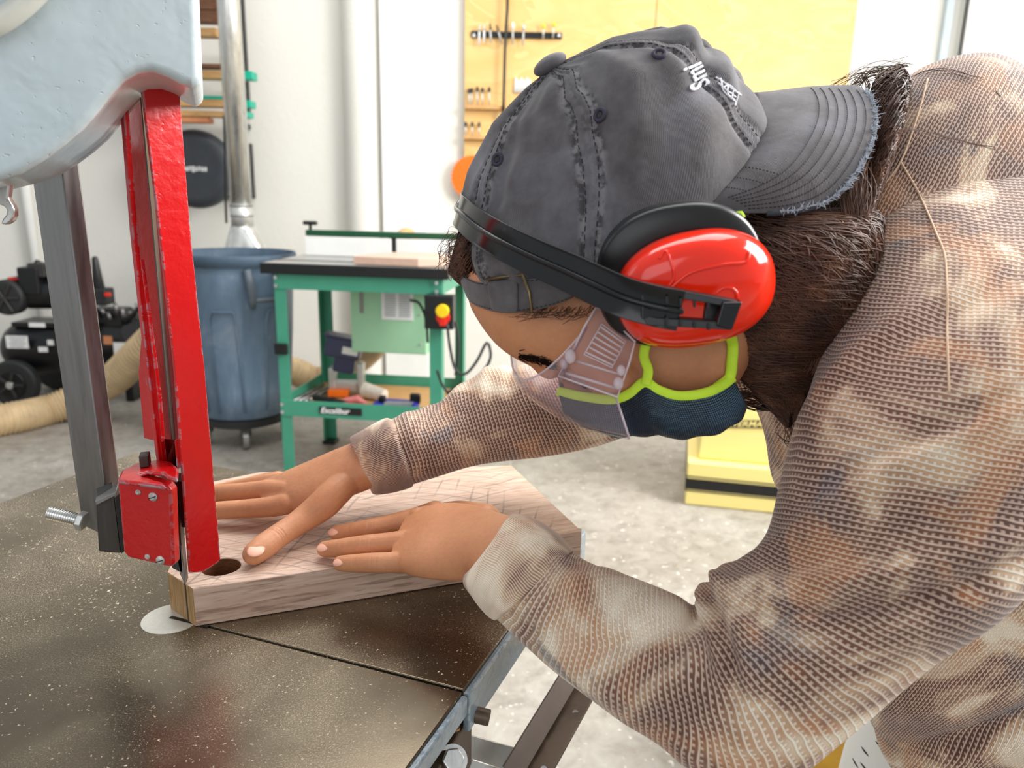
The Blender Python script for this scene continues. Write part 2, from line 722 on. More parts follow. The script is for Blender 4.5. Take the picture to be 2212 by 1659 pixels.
M['canblue'] = mk_can()
M['canrim'] = plain('can_rim_grey', srgb(92, 102, 110), .5, 0, .1, 12)
M['hose'] = plain('tan_hose', srgb(196, 170, 130), .55, 0, .08, 12)
M['yellow'] = plain('yellow_enamel', srgb(240, 222, 140), .35, 0, .01, 4)
M['yellowdk'] = plain('yellow_switch', srgb(245, 205, 20), .35)
M['orange'] = plain('orange_paint', srgb(240, 112, 12), .45)
M['teal'] = plain('teal_paint', srgb(20, 170, 140), .45)
M['board1'] = mk_wood('tan_board', srgb(176, 126, 70), srgb(206, 158, 98), srgb(224, 182, 126), (1, 8, 8))
M['board2'] = mk_wood('brown_board', srgb(86, 52, 34), srgb(118, 76, 50), srgb(146, 100, 68), (1, 8, 8))
M['peach'] = plain('peach_board', srgb(214, 180, 160), .4, 0, .03)
M['paper'] = plain('paper_label', srgb(238, 238, 236), .6, 0, .02)
M['greyprint'] = plain('grey_print', srgb(150, 152, 158), .6)
M['navy'] = plain('navy_plastic', srgb(58, 60, 92), .4)
M['blue'] = plain('blue_plastic', srgb(36, 44, 176), .4)
M['pink'] = plain('pink_handle', srgb(226, 130, 126), .45)
M['clearbox'] = plain('clear_bag', srgb(226, 214, 200), .25)
M['redbtn'] = plain('red_button', srgb(232, 40, 20), .35)
M['greenwhite'] = plain('white_letters', srgb(244, 244, 240), .5)
# ================================================================== ROOM
def quadbox(name, c, s, mat, kind='structure', bevel=0):
    return tag(MB().box(c, s).build(name, mat, bevel=bevel), kind=kind)


WY = 5.16
quadbox('floor', (0, 2.4, -.05), (14, 11, .1), M['floor'])
quadbox('wall_back', (0, WY + .06, 1.9), (14, .12, 3.8), M['wall'])
# pilaster and round column on the back wall
pa = Py(822, 200, WY - .12); pb = Py(920, 200, WY - .12)
quadbox('trim_1', ((pa[0] + pb[0]) / 2, WY - .06, 1.9), (pb[0] - pa[0], .12, 3.8), M['white'])
pa = Py(736, 200, WY - .1); pb = Py(820, 200, WY - .1)
mb = MB(); mb.cyl(((pa[0] + pb[0]) / 2, WY - .02, 0), ((pa[0] + pb[0]) / 2, WY - .02, 3.8), (pb[0] - pa[0]) / 2, n=48)
tag(mb.build('trim_2', M['wall'], smooth=False, bevel=.002), kind='structure')
# white door panel at the far right with its grey frame strip
pa = Py(2040, 80, WY - .04); pb = Py(2078, 80, WY - .04)
quadbox('trim_3', (pa[0] + .012, WY - .02, 1.9), (.045, .04, 3.8), M['bluegrey'])
quadbox('door_1', (pb[0] + .55, WY - .035, 1.15 + .4), (1.1, .07, 3.1), M['white'], bevel=.004)
tag(MB().box((pb[0] - .004, WY - .055, 1.55), (.012, .03, 3.1)).build('trim_4', M['darksteel']), kind='structure')
# conduit on the wall at far left
pc = Py(66, 480, WY - .03)
tag(MB().cyl((pc[0], WY - .03, 0), (pc[0] - .02, WY - .03, 3.6), .03, n=16).build('wall_conduit', M['white'], smooth=True), 'white vertical pipe on the wall above the black air compressor', 'pipe')

# plywood tool boards
x0 = Py(1004, 60, WY - .05)[0]; x1 = Py(1415, 60, WY - .05)[0]; x2 = Py(1849, 40, WY - .05)[0]
for a, b, lab in ((x0, x1, 'left plywood sheet on the wall, with the magnetic tool bar'), (x1 + .004, x2, 'right plywood sheet on the wall, bare above the cap brim')):
    tag(MB().box(((a + b) / 2, WY - .04, 1.95), (b - a, .018, 1.9)).build('plywood_sheet', M['ply'], bevel=.002), lab, 'wood panel', 'plywood sheets on the back wall')

YB = WY - .052
# magnetic bar with bits
a = Py(1018, 76, YB); b = Py(1214, 76, YB)
bar = MB(); bar.box(((a[0] + b[0]) / 2, YB - .004, (a[2] + b[2]) / 2), (b[0] - a[0], .02, .036))
bar = bar.build('magnetic_bar', M['black'], bevel=.003)
tag(bar, 'long black magnetic bar screwed to the plywood', 'tool holder')
for px_ in (1024, 1208):
    c = Py(px_, 75, YB - .016)
    MB().prism([c + V(-.011, 0, -.01), c + V(.011, 0, -.01), c + V(0, 0, .012)], (0, .003, 0)).build('bar_mark', M['paper'], bar)
bits = [(1036, 57, 1034, 97, 'first', 0), (1046, 56, 1045, 93, 'second', 0), (1059, 54, 1060, 94, 'third', 1), (1074, 58, 1084, 95, 'fourth, leaning,', 1),
        (1108, 52, 1107, 96, 'fifth', 2), (1132, 55, 1129, 98, 'sixth', 3), (1174, 54, 1173, 84, 'yellow-collared seventh', 4), (1197, 50, 1194, 82, 'yellow-collared eighth, last', 4)]
for bx, by, cx, cy, w, k in bits:
    p0 = Py(bx, by, YB - .03); p1 = Py(cx, cy, YB - .028)
    r = MB(); r.tube([p0 * .8 + p1 * .2, p1], [.006, .006], 8)
    r = r.build('driver_bit', M['paper'] if k < 1 else M['alu'], smooth=True)
    tag(r, '%s bit from the left on the black magnetic bar' % w, 'tool bit', 'bits on the magnetic bar')
    hd = MB(); hd.tube([p0 * 1.1 - p1 * .1, p0 * .9 + p1 * .1, p0 * .72 + p1 * .28], [.004, .011 if k > 1 else .007, .006], 8)
    hd.build('bit_head', {0: M['alu'], 1: M['brownsteel'], 2: M['paper'], 3: M['alu'], 4: M['yellowdk']}[k], r, smooth=True)
# cord hanging over the board
pts = [Py(x, y, YB - .05) for x, y in ((1097, -60), (1096, 20), (1092, 80), (1090, 140), (1088, 215), (1086, 280))]
tag(MB().tube(pts, .009, 8).build('hanging_cord', M['black'], smooth=True), 'dark cord hanging in front of the plywood and the magnetic bar', 'cord')
# small racks holding bits
for (xa, xb, y, hs, w) in ((1004, 1064, 232, [(1013, 196), (1019, 195), (1031, 192), (1042, 194), (1057, 193)], 'upper'), (1002, 1034, 297, [(1006, 268), (1020, 268), (1035, 269)], 'lower')):
    a = Py(xa, y, YB); b = Py(xb + 30, y, YB)
    tag(MB().box(((a[0] + b[0]) / 2, YB - .02, a[2]), (b[0] - a[0], .045, .022)).build('bit_rack', M['board1'], bevel=.002), '%s small wooden rack of thin bits at the left edge of the plywood' % w, 'rack', 'wooden bit racks on the plywood')
    for i, (x, yy) in enumerate(hs):
        p1 = Py(x, yy, YB - .022); p0 = Py(x - .5, y - 2, YB - .022)
        r = MB(); r.tube([p0, p1], [.005, .005], 8)
        r = r.build('drill_bit', M['alu'], smooth=True)
        tag(r, '%s thin bit from the left in the %s wooden rack' % (('first', 'second', 'third', 'fourth', 'fifth')[i], w), 'drill bit', 'bits in the %s wooden rack' % w)
        MB().tube([p1 + V(0, 0, -.014), p1 + V(0, 0, .012)], [.009, .009], 8).build('bit_head', M['darksteel'], r, smooth=True)
for i in range(6):
    p1 = Py(1115 + i * 6, 168 + (i % 2) * 4, YB - .006); p0 = Py(1112 + i * 6, 200, YB - .006)
    tag(MB().tube([p0, p1], [.009, .006], 8).build('white_bit', M['paper'], smooth=True), '%s white bit in the cluster above the left slope of the cap' % ('leftmost', 'second', 'third', 'fourth', 'fifth', 'rightmost')[i], 'drill bit', 'white bits above the cap')
# orange saw blade behind the cap
c = Py(1020, 383, YB - .02)
pr = []
for k in range(72):
    rr = .132 + (.006 if k % 2 else -.004)
    pr.append(c + V(math.cos(k * PI / 36) * rr, 0, math.sin(k * PI / 36) * rr))
sb = MB(); sb.prism(pr, (0, .004, 0)); sb = sb.build('round_saw_blade', M['orange'])
tag(sb, 'round orange saw blade hanging at the plywood edge, left of the cap', 'saw blade')
MB().cyl(c + V(0, -.004, 0), c + V(0, .002, 0), .02).build('arbor_washer', M['orange'], sb)

# ---------------------------------------------------------------- duct
DY = 4.62
a = Py(493, 0, DY); b = Py(512, 445, DY)
dx = a[0]
dr = .062
root = empty('dust_duct', (dx, DY, .95), 'tall silver galvanised duct running down the wall beside the waste bin', 'duct')
MB().cyl((dx, DY, b[2]), (dx, DY, 3.7), dr, n=40).build('duct_pipe', M['duct'], root, smooth=True)
MB().cyl((dx, DY, b[2] - .12), (dx, DY, b[2] + .01), dr * 1.03, n=40).build('duct_coupling', M['alu'], root, smooth=True)
for zz in (b[2] + .002, b[2] - .055):
    mb = MB(); mb.cyl((dx, DY, zz - .004), (dx, DY, zz + .004), dr * 1.07, n=40); mb.build('duct_band', M['steel'], root, smooth=True)
zt = b[2] - .11
n = 12
Gd = []
for i in range(n):
    t = i / (n - 1)
    e = 2 + 3 * t
    th = np.linspace(0, 2 * PI, 41)
    wx = dr * (1 - t) + .145 * t; wy = dr * (1 - t) + .085 * t
    Gd.append(np.stack([dx + .02 * t + np.sign(np.cos(th)) * np.abs(np.cos(th)) ** (2 / e) * wx, DY + np.sign(np.sin(th)) * np.abs(np.sin(th)) ** (2 / e) * wy, zt - t * .20 + 0 * th], 1))
MB().grid(np.array(Gd)).build('duct_boot', M['duct'], root, solid=.002, bevel=0, smooth=True)
tag(MB().tube([Py(x, y, DY + .1) for x, y in ((484, 250), (486, 340), (487, 420), (489, 482))], .007, 8).build('duct_cord', M['black'], smooth=True), 'thin black cord hanging along the left side of the duct', 'cord')
q = Py(541, 418, WY - .02)
tag(MB().box(q, (.05, .05, .04)).build('pipe_bracket', M['black'], bevel=.004), 'small black bracket on the wall right of the duct', 'bracket')

# ---------------------------------------------------------------- wall reel (dark round drum with white wordmark)
RY = 4.92
c = Py(428, 366, RY)
root = empty('hose_reel', (c[0], RY, c[2] - .235), 'dark round wall reel with a small white wordmark, left of the duct', 'reel')
mb = MB()
G = []
for t, r in ((.0, .20), (.02, .225), (.05, .235), (.08, .235), (.1, .225), (.12, .2), (.125, .17), (.118, .14), (.122, .05), (.122, .001)):
    th = np.linspace(0, 2 * PI, 49)
    G.append(np.stack([c[0] + np.cos(th) * r, RY - t + .05 + 0 * th, c[2] + np.sin(th) * r], 1))
mb.grid(np.array(G)).build('drum', plain('reel_plastic', srgb(58, 62, 68), .45, 0, .08, 10), root, smooth=True)
MB().box((c[0] + .02, WY - .03, c[2]), (.5, .05, .34)).build('mount_plate', M['black'], root, bevel=.004)
MB().box((c[0], (RY + WY) / 2, c[2]), (.12, WY - RY, .12)).build('axle_block', M['black'], root)
mb = MB()
for i, w in enumerate((.014, .012, .013, .012, .014, .012, .012, .013, .012)):
    mb.box((c[0] - .075 + i * .019, RY - .076, c[2] + (.004 if i % 3 == 0 else 0)), (w, .004, .026 + (.01 if i in (0, 4) else 0)))
mb.build('wordmark', M['greenwhite'], root)

# ---------------------------------------------------------------- lumber rack behind the saw
LY = 4.78
boards = [  # x0, x1, y, thickness m, material, teal x1
    (330, 474, 6, .058, 'board2', None, 'thick dark brown board at the top of the wall rack'),
    (330, 470, 32, .06, 'board2', None, 'second dark brown board from the top of the wall rack'),
    (330, 466, 66, .045, 'board1', None, 'pale board under the dark brown boards of the rack'),
    (330, 500, 139, .022, 'board2', None, 'thin brown board lying on the middle rack arm'),
    (330, 544, 158, .045, 'board1', 'teal', 'tan board with the highest teal painted end'),
    (330, 500, 208, .02, 'teal', None, 'thin teal board on the lower rack arm'),
    (330, 541, 220, .04, 'board1', 'teal', 'tan board with the middle teal painted end'),
    (330, 536, 243, .032, 'board1', 'teal', 'tan board with the lowest teal painted end'),
    (330, 448, 257, .03, 'peachboard', None, 'short orange-brown board under the lowest tan board')]
M['peachboard'] = plain('orange_board', srgb(214, 140, 92), .5)
for xa, xb, y, th, mt, te, lab in boards:
    a = Py(xa, y, LY); b = Py(xb, y, LY)
    w = b[0] - a[0]
    cut = .06 if te else 0
    o = MB().box((a[0] + (w - cut) / 2, LY + .05, a[2]), (w - cut, .1, th)).build('lumber_board', M[mt], bevel=.002)
    tag(o, lab, 'board', 'boards on the wall rack')
    if te:
        tag(MB().box((b[0] - cut / 2, LY + .05, a[2]), (cut, .1, th)).build('painted_end', M['teal'], o, bevel=.002), 'teal painted board end')
rx = Py(478, 60, LY)[0]
root = empty('lumber_rack', (rx, WY, 1.8), 'black wall brackets carrying the stacked boards left of the duct', 'rack')
for xx in (rx, rx - .55):
    MB().box((xx, WY - .03, 2.25), (.04, .05, 1.0)).build('upright', M['black'], root)
    for yy in (84, 166, 250):
        z = Py(478, yy, LY)[2] - .035
        MB().box((xx, WY - .2, z), (.03, .38, .03)).build('arm', M['black'], root)

# ================================================================== BIN
bc = V(-1.435, 3.98, 0)
root = empty('waste_bin', (bc[0], bc[1], 0), 'large round blue-grey plastic waste bin on a wheeled dolly', 'bin')
ztop = 1.0
prof = [(.16, .225), (.165, .235), (.30, .248), (.60, .27), (.90, .285), (.935, .287), (.94, .30), (.985, .305), (.995, .30), (.99, .288), (.93, .28), (.5, .255), (.2, .23)]
th = np.linspace(0, 2 * PI, 73)
def bulge(z, a):
    return 0
G = np.array([[[bc[0] + math.cos(a) * r, bc[1] + math.sin(a) * r, z] for a in th] for z, r in prof])
mb = MB().grid(G)
mb.disc((bc[0], bc[1], .17), (V(.23, 0, 0), V(0, .23, 0)))
mb.build('bin_body', M['canblue'], root, smooth=True)
MB().grid(G[5:11]).build('bin_rim', M['canrim'], root, smooth=True)
# raised frame panels and handle brackets
def onbin(a, z, off=.004):
    r = np.interp(z, [p[0] for p in prof[:6]], [p[1] for p in prof[:6]]) + off
    return V(bc[0] + math.cos(a) * r, bc[1] + math.sin(a) * r, z)
for a0, a1 in ((-1.75, -1.28), (-2.6, -2.1), (-.75, -.3)):
    pts = [onbin(a0, .2), onbin(a0, .68), onbin(a0 + .05, .72)] + [onbin(a0 + (a1 - a0) * k / 8, .725) for k in range(1, 8)] + [onbin(a1 - .03, .72), onbin(a1, .67), onbin(a1 + .04, .45), onbin(a1 + .06, .2)]
    MB().tube(pts, .006, 8).build('panel_rib', M['canblue'], root, smooth=True)
for a0 in (-1.05, 1.2):
    mb = MB()
    for da, zz in ((0, 0), (.5, 0)):
        mb.tube([onbin(a0 + da, .93, .012), onbin(a0 + da + .03, .84, .035), onbin(a0 + da + .06, .78, .03), onbin(a0 + da + .06, .74, .012)], [.018, .02, .018, .01], 8)
    mb.tube([onbin(a0 + k * .1, .78, .03) for k in range(6)], .012, 8)
    mb.build('bin_handle', M['canrim'], root, smooth=True)
d = MB(); d.cyl((bc[0], bc[1], .11), (bc[0], bc[1], .155), .225, n=40)
d.build('dolly', M['blackrub'], root, bevel=.006)
for a in (-1.25, -2.5, .4, 2.0):
    w = V(bc[0] + math.cos(a) * .2, bc[1] + math.sin(a) * .2, .045)
    mb = MB(); mb.cyl(w + V(-.014, -.006, 0), w + V(.014, .006, 0), .045, n=24); wh = mb.build('caster', M['greytop'], root, bevel=.004)
    MB().cyl(w + V(-.017, -.007, 0), w + V(.017, .007, 0), .018, n=16).build('caster_hub', M['black'], wh)
    MB().box(w + V(0, .01, .045), (.045, .03, .05)).build('caster_fork', M['darksteel'], root)

# ================================================================== ROUTER TABLE
RH = 1.0
A0 = Ph(560, 568, RH)
ang = math.radians(-7)
rx_ = V(math.cos(ang), math.sin(ang), 0); ry_ = V(-math.sin(ang), math.cos(ang), 0); rz_ = V(0, 0, 1)
AX = (rx_, ry_, rz_)
RW, RD = .835, .60
def R(u, v, z): return V(A0[0], A0[1], 0) + rx_ * u + ry_ * v + rz_ * z
root = empty('router_table', R(RW / 2, RD / 2, 0), 'green steel router table with a black-edged grey top and white fence', 'workbench')
rt = root
tp = MB().box(R(RW / 2, RD / 2, RH - .0225), (RW, RD, .045), AX).build('table_top', M['black'], root, bevel=.004)
MB().box(R(RW / 2, RD / 2, RH + .0008), (RW - .02, RD - .02, .0016), AX).build('top_sheet', M['greytop'], tp)
MB().box(R(RW / 2, .16, RH + .002), (RW, .02, .003), AX).build('mitre_track', M['darksteel'], tp)
c = R(.5, .26, RH + .003)
MB().cyl(c, c + V(0, 0, .003), .055).build('insert_ring', M['redbtn'], tp)
MB().cyl(c, c + V(0, 0, .03), .018).build('router_collet', M['black'], tp, bevel=.003)
# fence
MB().box(R(.25, .44, RH + .048), (.43, .02, .09), AX).build('fence_face', M['white'], root, bevel=.002)
MB().box(R(.69, .44, RH + .048), (.40, .02, .09), AX).build('fence_face', M['white'], root, bevel=.002)
MB().box(R(.45, .455, RH + .109), (.82, .05, .028), AX).build('fence_rail', M['dkgreen'], root, bevel=.003)
MB().box(R(.475, .46, RH + .05), (.05, .03, .09), AX).build('fence_gap_plate', M['black'], root)
for u in (.055,):
    MB().tube([R(u, .46, RH + .12), R(u, .46, RH + .15)], .008).build('knob_stem', M['black'], root)
    MB().tube([R(u - .028, .46, RH + .155), R(u + .028, .46, RH + .155)], .01, round_ends=True).build('knob', M['black'], root, smooth=True)
mb = MB(); mb.cyl(R(.5, .5, RH + .06), R(.5, .6, RH + .08), .06)
mb.build('dust_port', M['board1'], root, bevel=.006)
# frame legs
LW = .052
lz = RH - .045
legs = [(.05, .03), (RW - .09, .03), (.05, RD - .06), (RW - .09, RD - .06)]
def langle(u, v, z0, z1, su, sv, sp=0):
    mb = MB()
    a = R(u, v, 0)
    for (cu, cv, wu, wv) in ((su * LW / 2, 0, LW, .004), (0, sv * LW / 2, .004, LW)):
        mb.box(R(u + cu, v + cv, (z0 + z1) / 2), (wu, wv, z1 - z0), AX)
    return mb
for i, (u, v) in enumerate(legs):
    su = 1 if i % 2 == 0 else -1
    uu = u if i % 2 == 0 else u + LW
    sv = 1 if i < 2 else -1
    vv = v if i < 2 else v + LW
    lg = langle(uu, vv, .02, lz, su, sv).build('leg', M['green'], root)
    MB().box(R(uu + su * .025, vv + sv * .02, .01), (.07, .07, .02), AX).build('foot', M['black'], lg, bevel=.004)
# upper and lower rails
for z, hgt in ((lz - .035, .065), (.345, .075)):
    MB().box(R(RW / 2 - .02, .026, z), (RW - .14, .006, hgt), AX).build('rail', M['green'], root, bevel=.001)
    MB().box(R(RW / 2 - .02, RD - .005, z), (RW - .14, .006, hgt), AX).build('rail', M['green'], root, bevel=.001)
    MB().box(R(.045, RD / 2, z), (.006, RD - .08, hgt), AX).build('rail', M['green'], root, bevel=.001)
    MB().box(R(RW - .035, RD / 2, z), (.006, RD - .08, hgt), AX).build('rail', M['green'], root, bevel=.001)
    for u in (.062, RW - .055):
        for dz in (-.018, .018):
            MB().cyl(R(u, .022, z + dz), R(u, .014, z + dz), .008, n=10).build('bolt', M['brightsteel'], root)
MB().box(R(RW / 2, RD / 2, .325), (RW - .1, RD - .05, .016), AX).build('lower_shelf', M['board1'], root)
# brand plate on the lower rail
def text_obj(name, body, size, loc, xdir, zdir, mat, parent=None, ext=.0006, sx=1, shear=0, bold=0):
    cu = bpy.data.curves.new(name, 'FONT')
    cu.body = body; cu.size = size; cu.extrude = ext; cu.align_x = 'LEFT'; cu.align_y = 'CENTER'
    cu.shear = shear; cu.offset = bold
    cu.resolution_u = 3
    tmp = bpy.data.objects.new(name, cu); COL.objects.link(tmp)
    dg = bpy.context.evaluated_depsgraph_get()
    me = bpy.data.meshes.new_from_object(tmp.evaluated_get(dg))
    bpy.data.objects.remove(tmp)
    me.materials.clear(); me.materials.append(mat)
    X = nrm(xdir); Z = nrm(zdir); Y = np.cross(Z, X)
    o0 = ORI[parent.name] if parent is not None else np.zeros(3)
    for v in me.vertices:
        q = np.array(loc) + X * v.co[0] * sx + Z * v.co[1] - Y * (-v.co[2]) * -1 - o0
        v.co = q
    o = bpy.data.objects.new(name, me); COL.objects.link(o)
    if parent is not None: o.parent = parent
    ORI[o.name] = o0
    return o
pl = MB().box(R(.335, .020, .345), (.20, .004, .034), AX).build('brand_plate', M['black'], root, bevel=.008)
text_obj('brand_text', 'Excalibur', .036, R(.243, .0155, .345), rx_, rz_, M['greenwhite'], pl, shear=.25, bold=.0006)
# motor enclosure under the top
bx = MB().box(R(.50, .36, lz - .20), (.36, .24, .36), AX).build('motor_box', M['mint'], root, bevel=.004)
MB().box(R(.545, .238, lz - .135), (.15, .003, .17), AX).build('info_label', M['paper'], bx)
MB().box(R(.545, .236, lz - .052), (.15, .003, .018), AX).build('label_header', M['dkgreen'], bx)
mb = MB()
for i in range(13):
    for k in range(2):
        mb.box(R(.512 + k * .068, .2355, lz - .075 - i * .0105), (.052, .002, .004), AX)
mb.build('label_lines', M['greyprint'], bx)
MB().box(R(.375, .236, lz - .11), (.018, .004, .17), AX).build('latch_strip', M['greytop'], bx, bevel=.003)
for u, z in ((.345, .05), (.345, .3), (.395, .05), (.395, .14), (.655, .06), (.655, .16), (.655, .3)):
    MB().cyl(R(u, .241, lz - z - .03), R(u, .234, lz - z - .03), .005, n=8).build('screw', M['alu'], bx)
# switch box
sw = MB().box(R(RW - .035, -.005, lz - .135), (.125, .06, .145), AX).build('switch_box', M['black'], root, bevel=.005)
MB().tube([R(RW - .015, -.03, lz - .155), R(RW - .015, -.045, lz - .155)], .030, 20).build('stop_ring', M['redbtn'], sw, bevel=.004)
MB().tube([R(RW - .015, -.04, lz - .125), R(RW - .015, -.062, lz - .125)], .028, 20).build('stop_button', M['yellowdk'], sw, bevel=.004)
MB().box(R(RW - .015, -.04, lz - .175), (.03, .02, .03), AX).build('stop_flap', M['redbtn'], sw, bevel=.004)
# small black magnet on the left leg
tag(MB().box(R(.072, .015, .62), (.06, .02, .05), AX).build('leg_clamp', M['black'], bevel=.004), 'small black clamp on the left green leg of the router table', 'clamp')

# cables at the right leg
cabs = [[(885, 648), (905, 655), (920, 690), (924, 740)], [(966, 700), (972, 750), (985, 800), (1005, 808), (1030, 780), (1052, 740), (1060, 770), (1045, 800), (1010, 830), (985, 838), (965, 850)],
        [(984, 695), (990, 740), (988, 780), (984, 810)], [(944, 800), (955, 830), (968, 850)]]
for i, cb in enumerate(cabs):
    yy = 3.05 + .05 * i
    K = catmull([Py(x, y, yy if i else 3.35) for x, y in cb], 40)
    tag(MB().tube(list(K), .006, 8).build('power_cable', M['blackrub'], smooth=True), ('grey cable plugged into the mint green motor box', 'long looping grey cable hanging right of the router table', 'short cable hanging straight behind the right leg of the router table', 'thin cable slanting down between the right legs of the router table')[i], 'cable')
# wall outlet behind the table
c = Py(826, 800, WY - .02)
ol = MB().box(c, (.15, .06, .15)).build('wall_outlet', M['white'], bevel=.008)
tag(ol, 'white four-socket wall outlet behind the router table', 'outlet')
for i in (-1, 1):
    for k in (-1, 1):
        MB().cyl(c + V(i * .033, -.03, k * .033), c + V(i * .033, -.034, k * .033), .024, n=16).build('socket', M['greyprint'], ol)

# things on the lower shelf
SZ = .334
q = R(.22, .36, SZ)
root = empty('jigsaw', q, 'dark navy power tool with a white label standing on the lower shelf', 'power tool')
tilt = V(.97, .05, -.18)
ta = (nrm(tilt), V(0, 1, 0), nrm(np.cross(tilt, V(0, 1, 0))))
MB().box(q + V(.02, 0, .235), (.17, .10, .10), ta).build('motor_housing', M['navy'], root, bevel=.012)
MB().box(q + V(.02, -.01, .29), (.175, .10, .012), ta).build('housing_lid', M['navy'], root, bevel=.003)
MB().box(q + V(.06, -.053, .225), (.075, .004, .035), ta).build('label', M['paper'], root)
MB().box(q + V(.02, 0, .15), (.10, .07, .08), ta).build('gear_neck', M['navy'], root, bevel=.01)
mb = MB()
mb.box(q + V(-.04, 0, .07), (.03, .07, .13)); mb.box(q + V(.10, 0, .085), (.03, .07, .15)); mb.box(q + V(.02, 0, .04), (.13, .06, .05))
mb.build('cast_base', M['alu'], root, bevel=.006)
MB().box(q + V(.0, -.06, .02), (.10, .05, .035)).build('orange_guard', M['orange'], root, bevel=.006)
def item(name, lab, cat, parts):
    r = None
    for i, (nm, mb, mt, bv) in enumerate(parts):
        if i == 0:
            r = mb.build(nm if len(parts) == 1 else name, mt, bevel=bv); r.name = name; ORI[r.name] = ORI.get(r.name, np.array(r.location)); ORI[r.name] = np.array(r.location)
            tag(r, lab, cat)
        else:
            mb.build(nm, mt, r, bevel=bv)
    return r
item('hand_pliers', 'tool with black grip and salmon pink handles on the lower shelf', 'hand tool',
     [('', MB().tube([R(.17, .15, SZ + .03), R(.27, .13, SZ + .022), R(.32, .125, SZ + .02)], [.018, .018, .012], 12, round_ends=True), M['black'], 0),
      ('handle', MB().tube([R(.31, .14, SZ + .028), R(.37, .15, SZ + .034), R(.43, .125, SZ + .02)], [.012, .02, .006], 12), M['pink'], 0),
      ('handle', MB().tube([R(.31, .12, SZ + .015), R(.37, .10, SZ + .015), R(.43, .12, SZ + .015)], [.01, .013, .006], 12), M['pink'], 0)])
item('blue_clamp', 'blue plastic clamp with black pads on the lower shelf', 'clamp',
     [('', MB().box(R(.56, .14, SZ + .02), (.20, .10, .035), AX), M['blue'], .01),
      ('window', MB().box(R(.58, .11, SZ + .035), (.13, .05, .012), AX), M['greyprint'], .003),
      ('black_pad', MB().box(R(.50, .12, SZ + .05), (.03, .04, .03), AX), M['black'], .006),
      ('black_pad', MB().box(R(.645, .16, SZ + .05), (.05, .03, .05), AX), M['black'], .01)])
item('pink_driver', 'salmon pink handled driver next to the blue clamp', 'hand tool', [('', MB().tube([R(.44, .135, SZ + .014), R(.49, .14, SZ + .02), R(.52, .14, SZ + .012)], [.008, .014, .01], 12), M['pink'], 0)])
item('clear_cup', 'clear plastic cup lying beside the navy power tool', 'cup', [('', MB().tube([R(.36, .30, SZ + .04), R(.47, .26, SZ + .03)], [.04, .028], 20), M['clearbox'], 0)])
for i, (u0, u1) in enumerate(((.085, .13), (.115, .17), (.060, .09))):
    tag(MB().tube([R(u0, .12, SZ + .012), R(u1, .46, SZ + .012)], .008, 8).build('metal_rod', M['steel'], smooth=True), '%s of the metal rods at the left end of the lower shelf' % ('middle', 'rightmost', 'leftmost')[i], 'rod', 'rods on the lower shelf')
K = catmull([R(.33, .10, SZ + .008), R(.38, .06, SZ + .008), R(.46, .04, SZ + .008), R(.52, .035, SZ + .008)], 20)
tag(MB().tube(list(K), .004, 8).build('shelf_wire', M['brownsteel'], smooth=True), 'thin brown wire lying along the front of the lower shelf', 'wire')
# pale board on the router table top
zz = RH + .004
poly = [R(.405, .05, zz), R(.70, .02, zz), R(.80, .08, zz), R(.80, .33, zz), R(.50, .33, zz), R(.43, .22, zz)]
tag(MB().prism(poly, (0, 0, .034)).build('pale_wood_board', M['peach'], bevel=.002), 'flat pale pinkish board lying on the router table top', 'board')

# ---------------------------------------------------------------- hoses
def hose(name, pts, r, pitch, lab, n=None):
    K = catmull(pts, 400)
    L = np.linalg.norm(np.diff(K, axis=0), axis=1).sum()
    ncyc = int(L / pitch)
    K = catmull(pts, ncyc * 4)
    rad = [r * (1 + .07 * math.cos(2 * PI * i / 4)) for i in range(len(K))]
    return tag(MB().tube(list(K), rad, 24).build(name, M['hose'], smooth=True), lab, 'hose')
hose('corrugated_hose', [V(-3.9, 3.85, .075), Ph(-120, 925, .075), Ph(20, 905, .075), Ph(110, 885, .075), Py(190, 850, 4.25), Py(250, 815, 4.18), Py(300, 765, 4.12), Py(350, 720, 4.10), Py(420, 690, 4.15)], .085, .028, 'tan corrugated hose lying on the floor below the air compressor')
hose('corrugated_hose', [Py(590, 800, 4.75), Py(630, 800, 4.8), Py(665, 815, 4.85), Py(700, 820, 4.86), Py(745, 795, 4.8), Py(790, 760, 4.6), Py(830, 710, 4.2), Py(850, 670, 3.72)], .085, .028, 'tan corrugated hose curving down behind the router table')

# ================================================================== COMPRESSOR
CY = 4.55
root = empty('air_compressor', Py(100, 700, CY) * V(1, 1, 0), 'black air compressor with tank, motor and wheels against the wall', 'compressor')
ta_ = Py(70, 750, CY + .1); tb_ = Py(285, 735, CY + .18)
tk = MB().tube([ta_ * 1, ta_ * .5 + tb_ * .5, tb_], [.17, .17, .17], 32, round_ends=True).build('tank', M['black'], root, smooth=True)
MB().box(Py(140, 697, CY + .1), (.52, .22, .03)).build('deck_plate', M['black'], root, bevel=.005)
w = Py(34, 835, CY - .08)
wc = V(w[0], CY - .08, .145)
wh = MB().cyl(wc + V(0, -.035, 0), wc + V(0, .035, 0), .145, n=40).build('wheel', M['blackrub'], root, bevel=.02, seg=3)
MB().cyl(wc + V(0, -.045, 0), wc + V(0, -.02, 0), .085, n=30).build('wheel_disc', M['black'], wh, bevel=.008)
MB().cyl(wc + V(0, -.06, 0), wc + V(0, -.03, 0), .022, n=16).build('axle_cap', M['alu'], wh, bevel=.004)
mb = MB()
for k in range(5):
    a = k * 2 * PI / 5
    mb.tube([wc + V(0, -.05, 0), wc + V(math.cos(a) * .08, -.048, math.sin(a) * .08)], .01, 8)
mb.build('spokes', M['blackrub'], wh)
